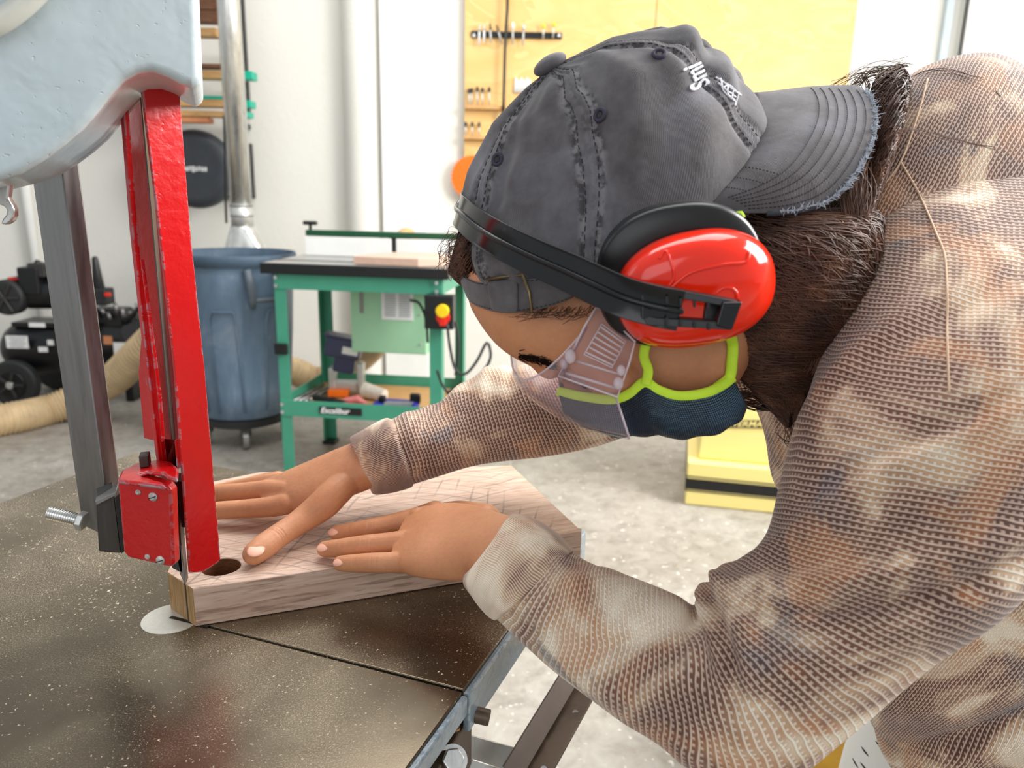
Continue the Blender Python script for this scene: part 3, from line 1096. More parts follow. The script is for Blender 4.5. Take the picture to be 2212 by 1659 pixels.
MB().cyl(wc + V(0, .4, 0), wc + V(0, .47, 0), .145, n=40).build('wheel', M['blackrub'], root, bevel=.02, seg=3)
MB().box(V(tb_[0], tb_[1], .28), (.05, .2, .56)).build('foot', M['black'], root, bevel=.006)
# pump and motor
c = Py(28, 640, CY)
MB().cyl(c + V(0, -.08, 0), c + V(0, .02, 0), .105, n=32).build('fan_cover', M['blackrub'], root, bevel=.02, seg=3)
mb = MB()
for k in range(6):
    a = k * PI / 3
    mb.tube([c + V(0, -.085, 0), c + V(math.cos(a) * .09, -.085, math.sin(a) * .09)], .007, 6)
mb.build('fan_grille', M['darksteel'], root)
MB().cyl(c + V(.05, .05, .02), c + V(.30, .08, .02), .10, n=32).build('motor', M['black'], root, bevel=.02, seg=3)
MB().box(Py(75, 605, CY + .02), (.12, .14, .16)).build('pump_head', M['black'], root, bevel=.01)
MB().box(Py(90, 582, CY + .02), (.10, .12, .08)).build('cylinder_head', M['darksteel'], root, bevel=.006)
MB().tube([Py(84, 565, CY), Py(60, 600, CY), Py(20, 606, CY)], .02, 10).build('air_pipe', M['black'], root, smooth=True)
MB().box(Py(36, 602, CY - .02), (.09, .02, .012)).build('red_mark', M['redbtn'], root)
MB().tube([Py(205, 560, CY + .1), Py(214, 625, CY + .1)], [.018, .035], 12, round_ends=True).build('filter', M['black'], root, smooth=True)
MB().box(Py(222, 640, CY + .1), (.09, .12, .1)).build('pressure_switch', M['blackrub'], root, bevel=.01)
MB().box(Py(233, 636, CY + .03), (.03, .02, .02)).build('switch_knob', M['redbtn'], root)
MB().box(Py(240, 685, CY + .12), (.22, .16, .12)).build('belt_case', M['black'], root, bevel=.02)
MB().cyl(Py(290, 720, CY + .0), Py(290, 720, CY + .16), .075, n=32).build('end_cap', M['blackrub'], root, bevel=.01)
mb = MB()
for k in range(7):
    mb.tube([Py(200 + k * 16, 655 + (k % 3) * 10, CY + .03), Py(212 + k * 14, 690 - (k % 2) * 12, CY + .02)], .011, 8)
mb.build('fittings', M['steel'], root, smooth=True)
MB().tube([Py(320, 640, CY), Py(296, 670, CY), Py(268, 705, CY)], .012, 10).build('handle_bar', M['black'], root, smooth=True)
for (x, y, w_, h_, mt) in ((37, 739, .13, .075, 'paper'), (80, 702, .095, .025, 'paper'), (93, 755, .055, .03, 'paper'), (109, 740, .035, .03, 'paper'), (268, 766, .115, .145, 'paper'), (233, 735, .05, .05, 'peachboard')):
    q = Py(x, y, CY - .085)
    MB().box(q, (w_, .004, h_)).build('sticker', M[mt], root)
mb = MB()
for i in range(4):
    mb.box(Py(37, 730 + i * 6, CY - .088), (.10 - .02 * (i % 2), .003, .004))
mb.build('sticker_print', M['greyprint'], root)

# ================================================================== YELLOW MACHINE
YA = Ph(1478, 1090, 0); YBp = Ph(1692, 1112, 0)
yd = nrm(YBp - YA); yn = V(-yd[1], yd[0], 0)
YX = (yd, yn, V(0, 0, 1))
YW = np.linalg.norm(YBp - YA)
def Yv(u, v, z): return YA + yd * u + yn * v + V(0, 0, z)
root = empty('jointer', Yv(.35, .3, 0), 'pale yellow floor machine with a black stripe round its base', 'woodworking machine')
MB().box(Yv(.35, .30, .10), (.70, .60, .20), YX).build('machine_base', M['yellow'], root, bevel=.008)
MB().box(Yv(.35, .30, .100), (.705, .605, .048), YX).build('base_stripe', M['blackgloss'], root)
for z in (.068, .134):
    MB().box(Yv(.35, .30, z), (.703, .603, .005), YX).build('thin_line', M['darksteel'], root)
pb_ = [Yv(.04, .05, .2), Yv(.66, .05, .2), Yv(.60, .06, .86), Yv(.07, .06, .86)]
pt_ = [Yv(.04, .55, .2), Yv(.66, .55, .2), Yv(.60, .52, .86), Yv(.07, .52, .86)]
mb = MB(); mb.add(pb_ + pt_, [(0, 1, 2, 3), (7, 6, 5, 4), (0, 4, 5, 1), (1, 5, 6, 2), (2, 6, 7, 3), (3, 7, 4, 0)])
mb.build('cabinet', M['yellow'], root, bevel=.012, seg=3)
MB().box(Yv(.05, .3, .35), (.012, .05, .1), YX).build('latch', M['yellowdk'], root, bevel=.004)
# plate with lettering, big U mark
nc = nrm(np.cross(pb_[1] - pb_[0], pb_[3] - pb_[0]))
def onfront(x, y, off):
    nn = nc if np.dot(nc, pb_[0] - CAM) < 0 else -nc
    return Pl(x, y, pb_[0], nc) + nn * off
a = onfront(1533, 914, .003); b = onfront(1690, 917, .003)
X_ = nrm(b - a); Z_ = nrm(np.cross(X_, nc)); Z_ = Z_ if Z_[2] > 0 else -Z_
pl = MB().box((a + b) / 2, (np.linalg.norm(b - a), .003, .034), (X_, nc, Z_)).build('name_plate', M['darksteel'], root)
text_obj('name_text', 'POWERMATIC', .036, a + X_ * .018 - nrm(nc) * (.003 if np.dot(nc, pb_[0] - CAM) > 0 else -.003), X_, Z_, M['yellow'], pl, shear=.25, bold=.0005, sx=1.12)
pts = [onfront(x, y, .002) for x, y in ((1573, 800), (1580, 825), (1584, 845), (1592, 851), (1600, 843), (1596, 825), (1586, 800))]
MB().tube(pts, .007, 8).build('letter_mark', M['darksteel'], root, smooth=True)
# ribbed black cable / mustard box on floor near the trousers handled with the person
# ================================================================== BAND SAW
T = .96
S1 = Ph(1000, 1492, T); E1 = Ph(880, 1659, T); SL = Ph(430, 1347, T)
ed = nrm(Ph(1100, 1358, T) - E1)            # along the right hand edge, away from the camera
C1 = Ph(292, 977, T); Rr = Ph(557, 1022, T); Lf = Ph(0, 1086, T)
farE = nrm(Rr - C1)
# right far corner
def isect(p, d, q, e):
    A = np.array([[d[0], -e[0]], [d[1], -e[1]]]); t = np.linalg.solve(A, (q - p)[:2]); return p + d * t[0]
C2 = isect(C1, farE, S1, ed)
lfd = nrm(Lf - C1)
C3 = C1 + lfd * .62
C4 = S1 - ed * .40
saw = empty('band_saw', (-.40, .62, 0), 'large blue-grey bandsaw with dark cast table and red blade guard', 'bandsaw')
sd = nrm(S1 - SL); sn = V(-sd[1], sd[0], 0)
g = .0013
IC = Ph(372, 1336, T)
notch = [S1 + sn * g, SL + sn * g - sd * .02, SL - sn * g - sd * .02, S1 - sn * g]
poly = [C1, C3, C4, notch[3], notch[2], notch[1], notch[0], C2]
tb = MB()
tb.prism(poly, (0, 0, -.022))
tb = tb.build('table', [M['iron']], saw, bevel=.0012, seg=2)
# painted rim round the table
def strip(p, q, h, z, off=.0009, name='table_rim', mat='bluegrey2'):
    d = nrm(q - p); nn = V(d[1], -d[0], 0)
    L = np.linalg.norm(q - p)
    c = (p + q) / 2 + nn * 0.002
    c = V(c[0], c[1], z - h / 2 - .0022)
    return MB().box(c, (L, .006, h), (d, nn, V(0, 0, 1))).build(name, M[mat], tb, bevel=.002)
strip(notch[3], C4 * .999 + notch[3] * .001, .017, T) if False else None
o = strip(C4, notch[3], .016, T)
o = strip(notch[0], C2, .034, T)
strip(C2, C1, .034, T)
strip(C1, C3, .034, T)
MB().cyl(IC + V(0, 0, -.004), IC + V(0, 0, .0004), .0245, n=64).build('insert_plate', M['insert'], saw)
MB().box((IC + SL) / 2 + V(.004, -.002, .0006), (.040, .0032, .0006), (sd, sn, V(0, 0, 1))).build('insert_slot', M['black'], saw)
# underside: trunnion, rails, pin
def under(x, y, h): return Ph(x, y, h)
pr0 = under(995, 1536, .932); pr1 = under(1058, 1551, .928)
MB().cyl(pr0 - (pr1 - pr0) * .6, pr1, .0062, n=24).build('stop_pin', M['brownsteel'], saw, bevel=.001)
hb = .925
bp = [under(938, 1604, hb), under(1000, 1518, hb), under(1021, 1535, hb), under(940, 1680, hb), under(900, 1670, hb)]
MB().prism(bp, (0, 0, -.05)).build('trunnion_bracket', M['brownsteel'], saw, bevel=.003)
MB().cyl(under(984, 1572, hb + .001) + V(0, 0, -.001), under(984, 1572, hb + .001) + V(0, 0, .0006), .0035, n=16).build('bracket_screw', M['board1'], saw)
bc_ = P(978, 1642, .555)
dr_ = nrm(P(978, 1642, .54) - P(972, 1645, .56))
bl = MB().cyl(bc_ - dr_ * .004, bc_ + dr_ * .008, .0085, n=6).build('hex_bolt', M['brightsteel'], saw, bevel=.0015)
MB().cyl(bc_ - dr_ * .007, bc_ - dr_ * .003, .011, n=24).build('washer', M['brightsteel'], bl)
# lower rails seen under the table edge
def bar_px(a, b, w, th, name, mt, zz, par):
    p = P(a[0], a[1], zz[0]); q = P(b[0], b[1], zz[1])
    d = nrm(q - p); vw = nrm((p + q) / 2 - CAM); s_ = nrm(np.cross(d, vw)); t_ = np.cross(d, s_)
    return MB().box((p + q) / 2, (np.linalg.norm(q - p), w, th), (d, s_, t_)).build(name, M[mt], par, bevel=.0015)
mb = MB()
p = P(1290, 1440, .78); q = P(1130, 1720, .66)
d = nrm(q - p); vw = nrm((p + q) / 2 - CAM); s_ = nrm(np.cross(d, vw)); t_ = np.cross(d, s_)
mb.box((p + q) / 2 + s_ * -.0 , (np.linalg.norm(q - p), .026, .003), (d, nrm(s_ * .9 + t_ * .4), nrm(np.cross(d, nrm(s_ * .9 + t_ * .4)))))
mb.build('angle_rail', M['brownsteel'], saw, bevel=.0008)
mb = MB(); mb.box((p + q) / 2 + s_ * -.018 + t_ * .012, (np.linalg.norm(q - p), .024, .003), (d, nrm(s_ * .7 - t_ * .7), nrm(np.cross(d, nrm(s_ * .7 - t_ * .7)))))
mb.build('angle_rail', plain('brown_grey_paint', srgb(118, 106, 98), .5), saw, bevel=.0008)
for f_ in (.38, .8):
    c = p * (1 - f_) + q * f_ - vw * .003 + s_ * .004
    MB().cyl(c - vw * .0005, c + vw * .003, .0032, n=16).build('rail_hole', M['steel'], saw)
bar_px((1000, 1612), (1190, 1665), .022, .008, 'cross_bar', 'alu', (.70, .72), saw)
bar_px((1010, 1650), (1130, 1690), .010, .01, 'cross_bar', 'alu', (.66, .68), saw)
# pedestal below the table, out of view
MB().box((-.36, .66, .40), (.30, .30, .80)).build('pedestal', M['bluegrey'], saw, bevel=.02)
MB().box((-.36, .66, .865), (.18, .2, .135)).build('trunnion', M['bluegrey'], saw, bevel=.01)
for nm in (0, 1):
    pass

# ---- upper housing: plane facing camera right
g1 = nrm(V(.93, .36, 0)); g2 = V(-g1[1], g1[0], 0)
H0 = Py(437, 190, .500)
hn = g2
def onh(x, y): return Pl(x, y, H0, hn)
outl = [(-420, -300), (418, -300), (430, 0), (437, 186), (414, 190), (392, 181), (362, 165), (330, 155), (298, 158), (268, 174), (240, 204), (212, 240), (180, 278), (140, 312), (95, 345), (45, 375), (0, 391), (-120, 420), (-420, 440)]
pp = [onh(x, y) for x, y in outl]
mb = MB(); mb.prism(pp, g2 * .13)
mb.build('upper_housing', M['bluegrey'], saw, bevel=.011, seg=5)
# cast boss that carries the guide post
B0 = Py(190, 300, .60)
def onb(x, y): return Pl(x, y, B0, nrm(V(-.25, .97, 0)))
pp = [onb(x, y) for x, y in ((60, 140), (226, 140), (226, 300), (221, 318), (160, 324), (60, 326))]
MB().prism(pp, nrm(V(-.6, .8, 0)) * .09).build('post_boss', M['bluegrey'], saw, bevel=.006, seg=4)
# pale tube fixed across the top left of the housing
tp_ = [onh(x, y) - g2 * .006 for x, y in ((110, -40), (72, 0), (40, 28), (0, 55), (-60, 80))]
MB().tube(list(catmull(tp_, 20)), .0062, 14).build('pale_tube', plain('pale_tube', srgb(196, 196, 186), .4), saw, smooth=True)
# dark cavity behind the lip so that the guard goes up into the housing
# ---- guide post
pl_ = nrm(V(-.83, .56, 0)); prr = V(-pl_[1], pl_[0], 0)
prr = prr if prr[1] > 0 else -prr
Cm = Py(216, 950, .600)
def wl(x, y, d):
    nn = V(-d[1], d[0], 0)
    return np.linalg.norm((Pl(x, y, Cm, nn) - Cm) * V(1, 1, 0))
wL = wl(154, 950, pl_); wR = wl(252, 950, prr)
print('post widths', wL, wR)
zb = Pl(216, 1165, Cm, V(0, 1, 0))[2]
base = [V(Cm[0], Cm[1], zb), V(Cm[0], Cm[1], zb) + pl_ * wL, V(Cm[0], Cm[1], zb) + pl_ * wL + prr * wR, V(Cm[0], Cm[1], zb) + prr * wR]
ptop = Py(124, 300, .600) - Cm; ptop = ptop / ptop[2] if False else (Py(124, 300, .600) - base[0]) * 1.25
MB().prism(base, ptop).build('guide_post', M['steel'], saw, bevel=.0015)
# clamp plate at foot of the post and the threaded stud
q0 = [Py(x, y, .575) for x, y in ((207, 1078), (246, 1062), (262, 1196), (214, 1192))]
MB().prism(q0, V(-.012, .022, 0)).build('clamp_plate', M['darksteel'], saw, bevel=.0012)
MB().prism([Py(x, y, .57) for x, y in ((205, 1083), (250, 1063), (252, 1070), (208, 1092))], V(-.008, .02, 0)).build('bent_tab', M['steel'], saw, bevel=.0005)
MB().prism([Py(x, y, .572) for x, y in ((248, 1075), (262, 1068), (270, 1190), (262, 1196))], V(-.003, .03, 0)).build('spacer', M['black'], saw)
st0 = Py(106, 1108, .600); st1 = Py(180, 1126, .600)
nst = 60
pts = [st0 + (st1 - st0) * k / nst for k in range(nst + 1)]
MB().tube(pts, [.0050 + (.00055 if k % 4 < 2 else -.0003) for k in range(nst + 1)], 20).build('threaded_stud', M['brightsteel'], saw, smooth=False)
MB().cyl(st0 + (st1 - st0) * .86, st1 + (st1 - st0) * .05, .0085, n=6).build('stud_nut', M['alu'], saw, bevel=.001)

# ---- blade guard (red channel)
ga = math.radians(54)
fd = V(math.cos(ga), math.sin(ga), 0); sdv = V(-math.sin(ga), math.cos(ga), 0)
G0 = Py(410, 1238, .565)
fn = V(-fd[1], fd[0], 0); sN = V(-sdv[1], sdv[0], 0)
def onf(x, y): return Pl(x, y, G0, fn)
def ons(x, y): return Pl(x, y, G0, sN)
G1 = Py(410, 1238, .600)
face = [onf(x, y) for x, y in ((410, 1238), (440, 1236), (470, 1216), (477, 1208), (443, 800), (412, 500), (383, 130), (299, 130), (345, 500), (378, 800))]
MB().prism(face, fn * .0028).build('guard_face', M['red'], saw, bevel=.0008)
# side web: starts at the left edge of the face, carries the blade slot
def web(x0s, x1s, off, th, name, mt, pp0=None):
    pp0 = G0 if pp0 is None else pp0
    p = [Pl(x, y, pp0, sN) for x, y in x0s] + [Pl(x, y, pp0, sN) for x, y in x1s[::-1]]
    nn = -sN if np.dot(sN, G0 - CAM) > 0 else sN
    p = [q + nn * off for q in p]
    return MB().prism(p, -nn * th).build(name, M[mt], saw, bevel=.0006)
web([(299, 130), (345, 500), (378, 800), (398, 1010)], [(262, 130), (292, 500), (325, 800), (350, 1005)], 0, .0025, 'guard_side', 'red', G1)
# outer rib, left of the blade
web([(271, 130), (298, 500), (331, 800), (355, 1003)], [(262, 130), (291, 500), (323, 800), (349, 1003)], .004, .004, 'guard_rib', 'red')
# wide flange low on the guard
web([(306, 560), (325, 700), (345, 860), (352, 955)], [(296, 560), (313, 660), (301, 810), (313, 946)], .001, .003, 'guard_flange', 'red')
web([(350, 950), (356, 1010), (385, 1012), (380, 950)], [(348, 950), (353, 1003), (384, 1010), (379, 950)], .001, .003, 'guard_step', 'red')
# blade: thin steel strip seen nearly edge on
bt = Py(280, 190, .545); bb = Ph(397, 1268, .9965)
b0 = Py(397, 1268, bb[1]); xb = bb[0]
bd = nrm(V(.52, .85, 0))
def blade_w(zz): return None
ztop_ = 1.44
bz0 = .93
bb = Ph(399, 1262, .9965)
cx_ = V(bb[0], bb[1], 0) + V(-.22, .975, 0) * .0070
# blade hangs vertically at the cut
bl = MB(); bl.box(cx_ + V(0, 0, (ztop_ + bz0) / 2), (.0125, .0009, ztop_ - bz0), (nrm(V(-.22, .975, 0)), nrm(V(.975, .22, 0)), V(0, 0, 1)))
bl.build('blade', M['darksteel'], saw)
# thrust bearing / guide blocks in dark steel
for (pts, mt, dpt) in ((((345, 1040), (378, 1046), (386, 1090), (352, 1085)), 'steel', .03), (((352, 1085), (386, 1090), (396, 1240), (372, 1228)), 'darksteel', .02), (((318, 1034), (352, 1028), (384, 1036), (350, 1046)), 'alu', .01), (((380, 1040), (405, 1040), (414, 1140), (392, 1140)), 'black', .02), (((376, 1180), (392, 1178), (402, 1268), (388, 1240)), 'steel', .004)):
    q = [Py(x, y, .572) for x, y in pts]
    MB().prism(q, V(-.3, .95, 0) * dpt).build('guide_block', M[mt], saw, bevel=.0008)
# red guide housing
k0 = nrm(V(.97, -.10, 0)); kn = V(-k0[1], k0[0], 0)
K0 = Py(310, 1130, .548)
def onk(x, y): return Pl(x, y, K0, kn)
pp = [onk(x, y) for x, y in ((253, 1040), (262, 1024), (290, 1026), (362, 1050), (370, 1060), (376, 1220), (368, 1226), (276, 1205), (266, 1192))]
gh = MB().prism(pp, kn * .010).build('guide_housing', M['red'], saw, bevel=.0035, seg=4)
# arched top that sweeps back round the guides
arc = [onk(264, 1030), onk(285, 1012), onk(322, 1000), onk(360, 1008), onk(364, 1020), onk(330, 1014), onk(300, 1022), onk(276, 1036)]
mb = MB()
def topat(x, y): return Ph(x, y, onk(300, 1026)[2] + .002)
ring_ = [topat(x, y) for x, y in ((253, 1036), (262, 1016), (292, 1000), (340, 992), (372, 996), (386, 1012), (384, 1034), (364, 1030), (352, 1020), (318, 1018), (300, 1022), (310, 1030), (350, 1040), (360, 1050))]
mb.prism(ring_, (0, 0, -.004)); mb.build('housing_top', M['red'], saw, bevel=.003, seg=3)
MB().prism([topat(x, y) for x, y in ((302, 1012), (323, 1010), (327, 1000), (305, 1002))], (0, 0, .010)).build('adjust_screw', M['darksteel'], saw, bevel=.001)
for x, y, r, k in ((299, 1063, .0022, 0), (331, 1073, .0036, 1), (319, 1202, .0022, 0), (347, 1210, .0036, 1)):
    c = onk(x, y)
    s_ = MB().tube([c + kn * .001, c - kn * .0008, c - kn * .002], [r, r, r * .55], 20).build('screw', M['alu'], gh, smooth=False)
    if k: MB().box(c - kn * .0021, (r * 1.8, .0005, .0006), (nrm(k0 + V(0, 0, .35)), kn, nrm(np.cross(nrm(k0 + V(0, 0, .35)), kn)))).build('screw_slot', M['black'], s_)

# ---- wrench hanging at the left
wy_ = .52
root = MB()
sh = [Py(x, y, wy_) for x, y in ((8, 372), (-14, 372), (-14, 426), (14, 426))]
K = catmull([Py(2, 360, wy_), Py(2, 400, wy_), Py(2, 428, wy_)], 8)
root.prism([Py(x, y, wy_) for x, y in ((-16, 350), (18, 350), (19, 402), (16, 428), (24, 440), (30, 452), (30, 466), (24, 478), (12, 486), (0, 484), (4, 474), (12, 464), (14, 454), (8, 446), (-4, 442), (-22, 442), (-30, 430), (-18, 410))], V(0, .006, 0))
wr = root.build('spanner', M['brightsteel'], bevel=.0015, seg=3)
tag(wr, 'chrome open-ended spanner hanging at the left edge of the frame', 'spanner')
tag(MB().cyl(Py(0, 352, wy_) + V(0, -.002, 0), Py(0, 352, wy_) + V(0, .03, 0), .004).build('hook', M['steel'], saw), None)

# ================================================================== WALNUT BOARD
BZ = T + .0005
TH = .035
def Bp(x, y): return Ph(x, y, BZ + TH)
n1 = Bp(415, 1272); n2 = Bp(1257, 1147); n3 = Bp(1105, 1005); n6 = Bp(361, 1236)
dd = nrm(n2 - n1)
n4 = Bp(560, 1020); n5 = Bp(452, 1042)
poly = [n6, n1, n2, n3, n4, n5]
# hole
hc = Bp(478, 1224); hr = .0165
bm_ = MB()
outer = poly
# ring of hole vertices, connect by fan to nearest outer verts: build with bmesh triangulate
import bmesh
me = bpy.data.meshes.new('walnut_board')
bm = bmesh.new()
ov = [bm.verts.new(Vector(q)) for q in outer]
hv = [bm.verts.new(Vector(hc + V(math.cos(2 * PI * k / 40) * hr, math.sin(2 * PI * k / 40) * hr, 0))) for k in range(40)]
eo = [bm.edges.new((ov[i], ov[(i + 1) % len(ov)])) for i in range(len(ov))]
eh = [bm.edges.new((hv[i], hv[(i + 1) % 40])) for i in range(40)]
bmesh.ops.triangle_fill(bm, edges=eo + eh, use_beauty=True, use_dissolve=False)
top = list(bm.faces)
ext = bmesh.ops.extrude_face_region(bm, geom=top)
vs_ = [g_ for g_ in ext['geom'] if isinstance(g_, bmesh.types.BMVert)]
for v in vs_: v.co.z -= TH
bmesh.ops.recalc_face_normals(bm, faces=bm.faces)
org = (n1 + n3) / 2; org[2] = BZ
for f_ in bm.faces:
    c = np.array(f_.calc_center_median())
    n_ = np.array(f_.normal)
    if abs(n_[2]) < .5:
        if np.linalg.norm((c - hc)[:2]) < hr * 1.05: f_.material_index = 2
        elif np.dot(n_[:2], dd[:2]) < -.5: f_.material_index = 1
bmesh.ops.rotate(bm, verts=bm.verts, cent=Vector(org), matrix=Matrix.Rotation(-math.atan2(dd[1], dd[0]), 3, 'Z'))
bmesh.ops.translate(bm, verts=bm.verts, vec=-Vector(org))
bm.to_mesh(me); bm.free()
for m_ in ('walnut', 'endgrain', 'holewood'): me.materials.append(M[m_])
o = bpy.data.objects.new('walnut_board', me); COL.objects.link(o)
o.location = org; o.rotation_euler = (0, 0, math.atan2(dd[1], dd[0]))
md = o.modifiers.new('bevel', 'BEVEL'); md.width = .0006; md.segments = 1; md.limit_method = 'ANGLE'
tag(o, 'thick walnut board with pencil scribbles lying on the saw table under both hands', 'board')
# ================================================================== PERSON
BT = BZ + TH
def Q(x, y, h): return Ph(x, y, BT + h)
def zat(x, y, h): return float(np.dot(Q(x, y, h) - CAM, FW))


def mk_skin():
    t = NT('skin', .5)
    v = t.coord('Object')
    a = t.noise(v, 22, 4, .6)
    b = t.noise(v, 300, 3, .6)
    c = t.ramp(a, [(.3, srgb(196, 132, 92)), (.55, srgb(208, 146, 104)), (.75, srgb(216, 150, 112))])
    c = t.mix(t.ramp(b, [(.3, (.12, .12, .12)), (.7, BLACK)]), c, srgb(150, 84, 54))
    t.base(c)
    t.b.inputs['Subsurface Weight'].default_value = .12
    t.b.inputs['Subsurface Radius'].default_value = (.012, .005, .003)
    t.b.inputs['Subsurface Scale'].default_value = .5
    t.bump(t.math('ADD', b, t.math('MULTIPLY', t.noise(v, 90, 4, .6, .4), 1.2)), .00035, .7)
    return t.m


M['skin'] = mk_skin()
M['nail'] = plain('fingernail', srgb(232, 176, 150), .3, 0, .03, 60)


def mk_knit(name, fine=False):
    t = NT(name, .85)
    t.b.inputs['Sheen Weight'].default_value = .25
    uv = t.n('ShaderNodeTexCoord').outputs['UV']
    obj = t.coord('Object')
    su, sv = (.0038, .0038) if not fine else (.0017, .0030)
    wob = t.noise(uv, 34, 2, .5)
    sp = t.n('ShaderNodeSeparateXYZ'); t.l(uv, sp.inputs[0])
    du = t.math('MULTIPLY', t.math('SUBTRACT', wob, .5), .010)
    u = t.math('MULTIPLY', t.math('ADD', sp.outputs[0], du), 2 * PI / su)
    v = t.math('MULTIPLY', t.math('ADD', sp.outputs[1], t.math('MULTIPLY', du, .6)), 2 * PI / sv)
    cu = t.math('ADD', t.math('MULTIPLY', t.math('COSINE', u), .5), .5)
    cv = t.math('ADD', t.math('MULTIPLY', t.math('COSINE', v), .5), .5)
    cv2 = t.math('ADD', t.math('MULTIPLY', t.math('COSINE', t.math('ADD', v, 1.9)), .5), .5)
    line = t.ramp(cv, [(.66, BLACK), (.92, WHITE)]) if not fine else t.ramp(cu, [(.45, BLACK), (.8, WHITE)])
    dot = t.math('MULTIPLY', t.ramp(cu, [(.35, BLACK), (.75, WHITE)]), t.ramp(cv2, [(.45, BLACK), (.8, WHITE)]))
    thread = t.math('MAXIMUM', line, t.math('MULTIPLY', dot, .8)) if not fine else t.math('MAXIMUM', line, t.math('MULTIPLY', dot, .3))
    # bleach pattern in object space
    p1 = t.noise(obj, 11.5, 3, .6, .9)
    p2 = t.noise(t.coord('Object', (1, 1, 1), (1.1, .4, .2)), 18, 3, .5, .6)
    p3 = t.noise(t.coord('Object', (1, 1, 1), (.3, 1.4, 2.2)), 22, 3, .5, .6)
    dark = t.ramp(p1, [(.38, srgb(84, 52, 40)), (.49, srgb(116, 76, 58)), (.56, srgb(196, 158, 122)), (.66, srgb(240, 222, 196))])
    light = t.ramp(p1, [(.38, srgb(196, 166, 148)), (.50, srgb(218, 192, 172)), (.60, srgb(248, 236, 216))])
    rust = t.ramp(p2, [(.55, BLACK), (.65, (.6, .6, .6))])
    slate = t.ramp(p3, [(.60, BLACK), (.70, (.65, .65, .65))])
    dark = t.mix(rust, dark, srgb(178, 112, 66))
    dark = t.mix(slate, dark, srgb(66, 60, 64))
    light = t.mix(rust, light, srgb(230, 194, 162))
    light = t.mix(slate, light, srgb(166, 158, 160))
    t.base(t.mix(thread, dark, light))
    t.bump(thread, .0011 if not fine else .0004, .8)
    return t.m


M['knit'] = mk_knit('waffle_knit')
M['rib'] = mk_knit('rib_knit', True)
M['seam'] = plain('seam_yarn', srgb(214, 184, 156), .85)


def mk_cap():
    t = NT('washed_canvas', .85)
    att = t.n('ShaderNodeAttribute'); att.attribute_name = 'wear'
    t.b.inputs['Sheen Weight'].default_value = .2
    v = t.coord('Object')
    a = t.noise(v, 16, 5, .6, .5)
    b = t.noise(v, 60, 5, .7)
    c = t.ramp(a, [(.3, srgb(66, 59, 58)), (.5, srgb(92, 87, 88)), (.72, srgb(130, 131, 142))])
    c = t.mix(.35, c, t.ramp(b, [(.3, srgb(62, 58, 60)), (.7, srgb(138, 136, 142))]))
    sn_ = t.noise(v, 170, 3, .6)
    c = t.mix(t.math('MULTIPLY', att.outputs['Fac'], .85), c, t.ramp(sn_, [(.42, srgb(46, 42, 44)), (.56, srgb(150, 146, 148))]))
    uvn = t.n('ShaderNodeTexCoord').outputs['UV']
    sp = t.n('ShaderNodeSeparateXYZ'); t.l(uvn, sp.inputs[0])
    w = t.math('SINE', t.math('MULTIPLY', t.math('ADD', sp.outputs[0], t.math('MULTIPLY', sp.outputs[1], .8)), 2 * PI / .0011))
    tw = t.math('ADD', t.math('MULTIPLY', w, .5), .5)
    c = t.mix(t.math('MULTIPLY', tw, .36), c, srgb(48, 44, 46))
    t.base(c)
    t.bump(t.math('ADD', t.math('MULTIPLY', tw, .3), b), .0006, .7)
    return t.m


M['cap'] = mk_cap()
M['stitch'] = plain('dark_thread', srgb(44, 40, 46), .8)
M['eyelet'] = plain('eyelet_thread', srgb(58, 54, 70), .8)
M['fray'] = plain('frayed_cotton', srgb(176, 182, 192), .9)
M['hair'] = None


def mk_hair():
    t = NT('brown_hair', .55)
    v = t.coord('Object')
    a = t.noise(v, 40, 3, .6)
    t.base(t.ramp(a, [(.3, srgb(62, 38, 28)), (.55, srgb(96, 62, 45)), (.75, srgb(134, 92, 66))]))
    t.b.inputs['Specular IOR Level'].default_value = .6
    return t.m


M['hair'] = mk_hair()
M['hairdark'] = NT('dark_hair_mass', 1.0, 0, srgb(34, 22, 18), .05).m
M['orangered'] = NT('glossy_red_plastic', .12, 0, srgb(250, 44, 14), .6).m
M['brass'] = plain('brass_buckle', srgb(130, 112, 80), .35, .9)
M['neon'] = plain('neon_yellow_fabric', srgb(208, 250, 60), .7, 0, .03, 80, .0004, 900)


def mk_mask():
    t = NT('navy_mesh_fabric', .7)
    uvn = t.n('ShaderNodeTexCoord').outputs['UV']
    sp = t.n('ShaderNodeSeparateXYZ'); t.l(uvn, sp.inputs[0])
    cu = t.math('COSINE', t.math('MULTIPLY', sp.outputs[0], 2 * PI / .0026))
    cv = t.math('COSINE', t.math('MULTIPLY', sp.outputs[1], 2 * PI / .0022))
    d = t.ramp(t.math('ADD', cu, cv), [(.35, BLACK), (.9, WHITE)])
    n = t.noise(t.coord('Object'), 30, 3)
    d = t.math('MULTIPLY', d, t.ramp(n, [(.40, (.15, .15, .15)), (.65, WHITE)]))
    t.base(t.mix(d, srgb(12, 20, 34), srgb(96, 140, 168)))
    t.bump(t.math('ADD', cu, cv), .0004, .6)
    return t.m


M['mask'] = mk_mask()


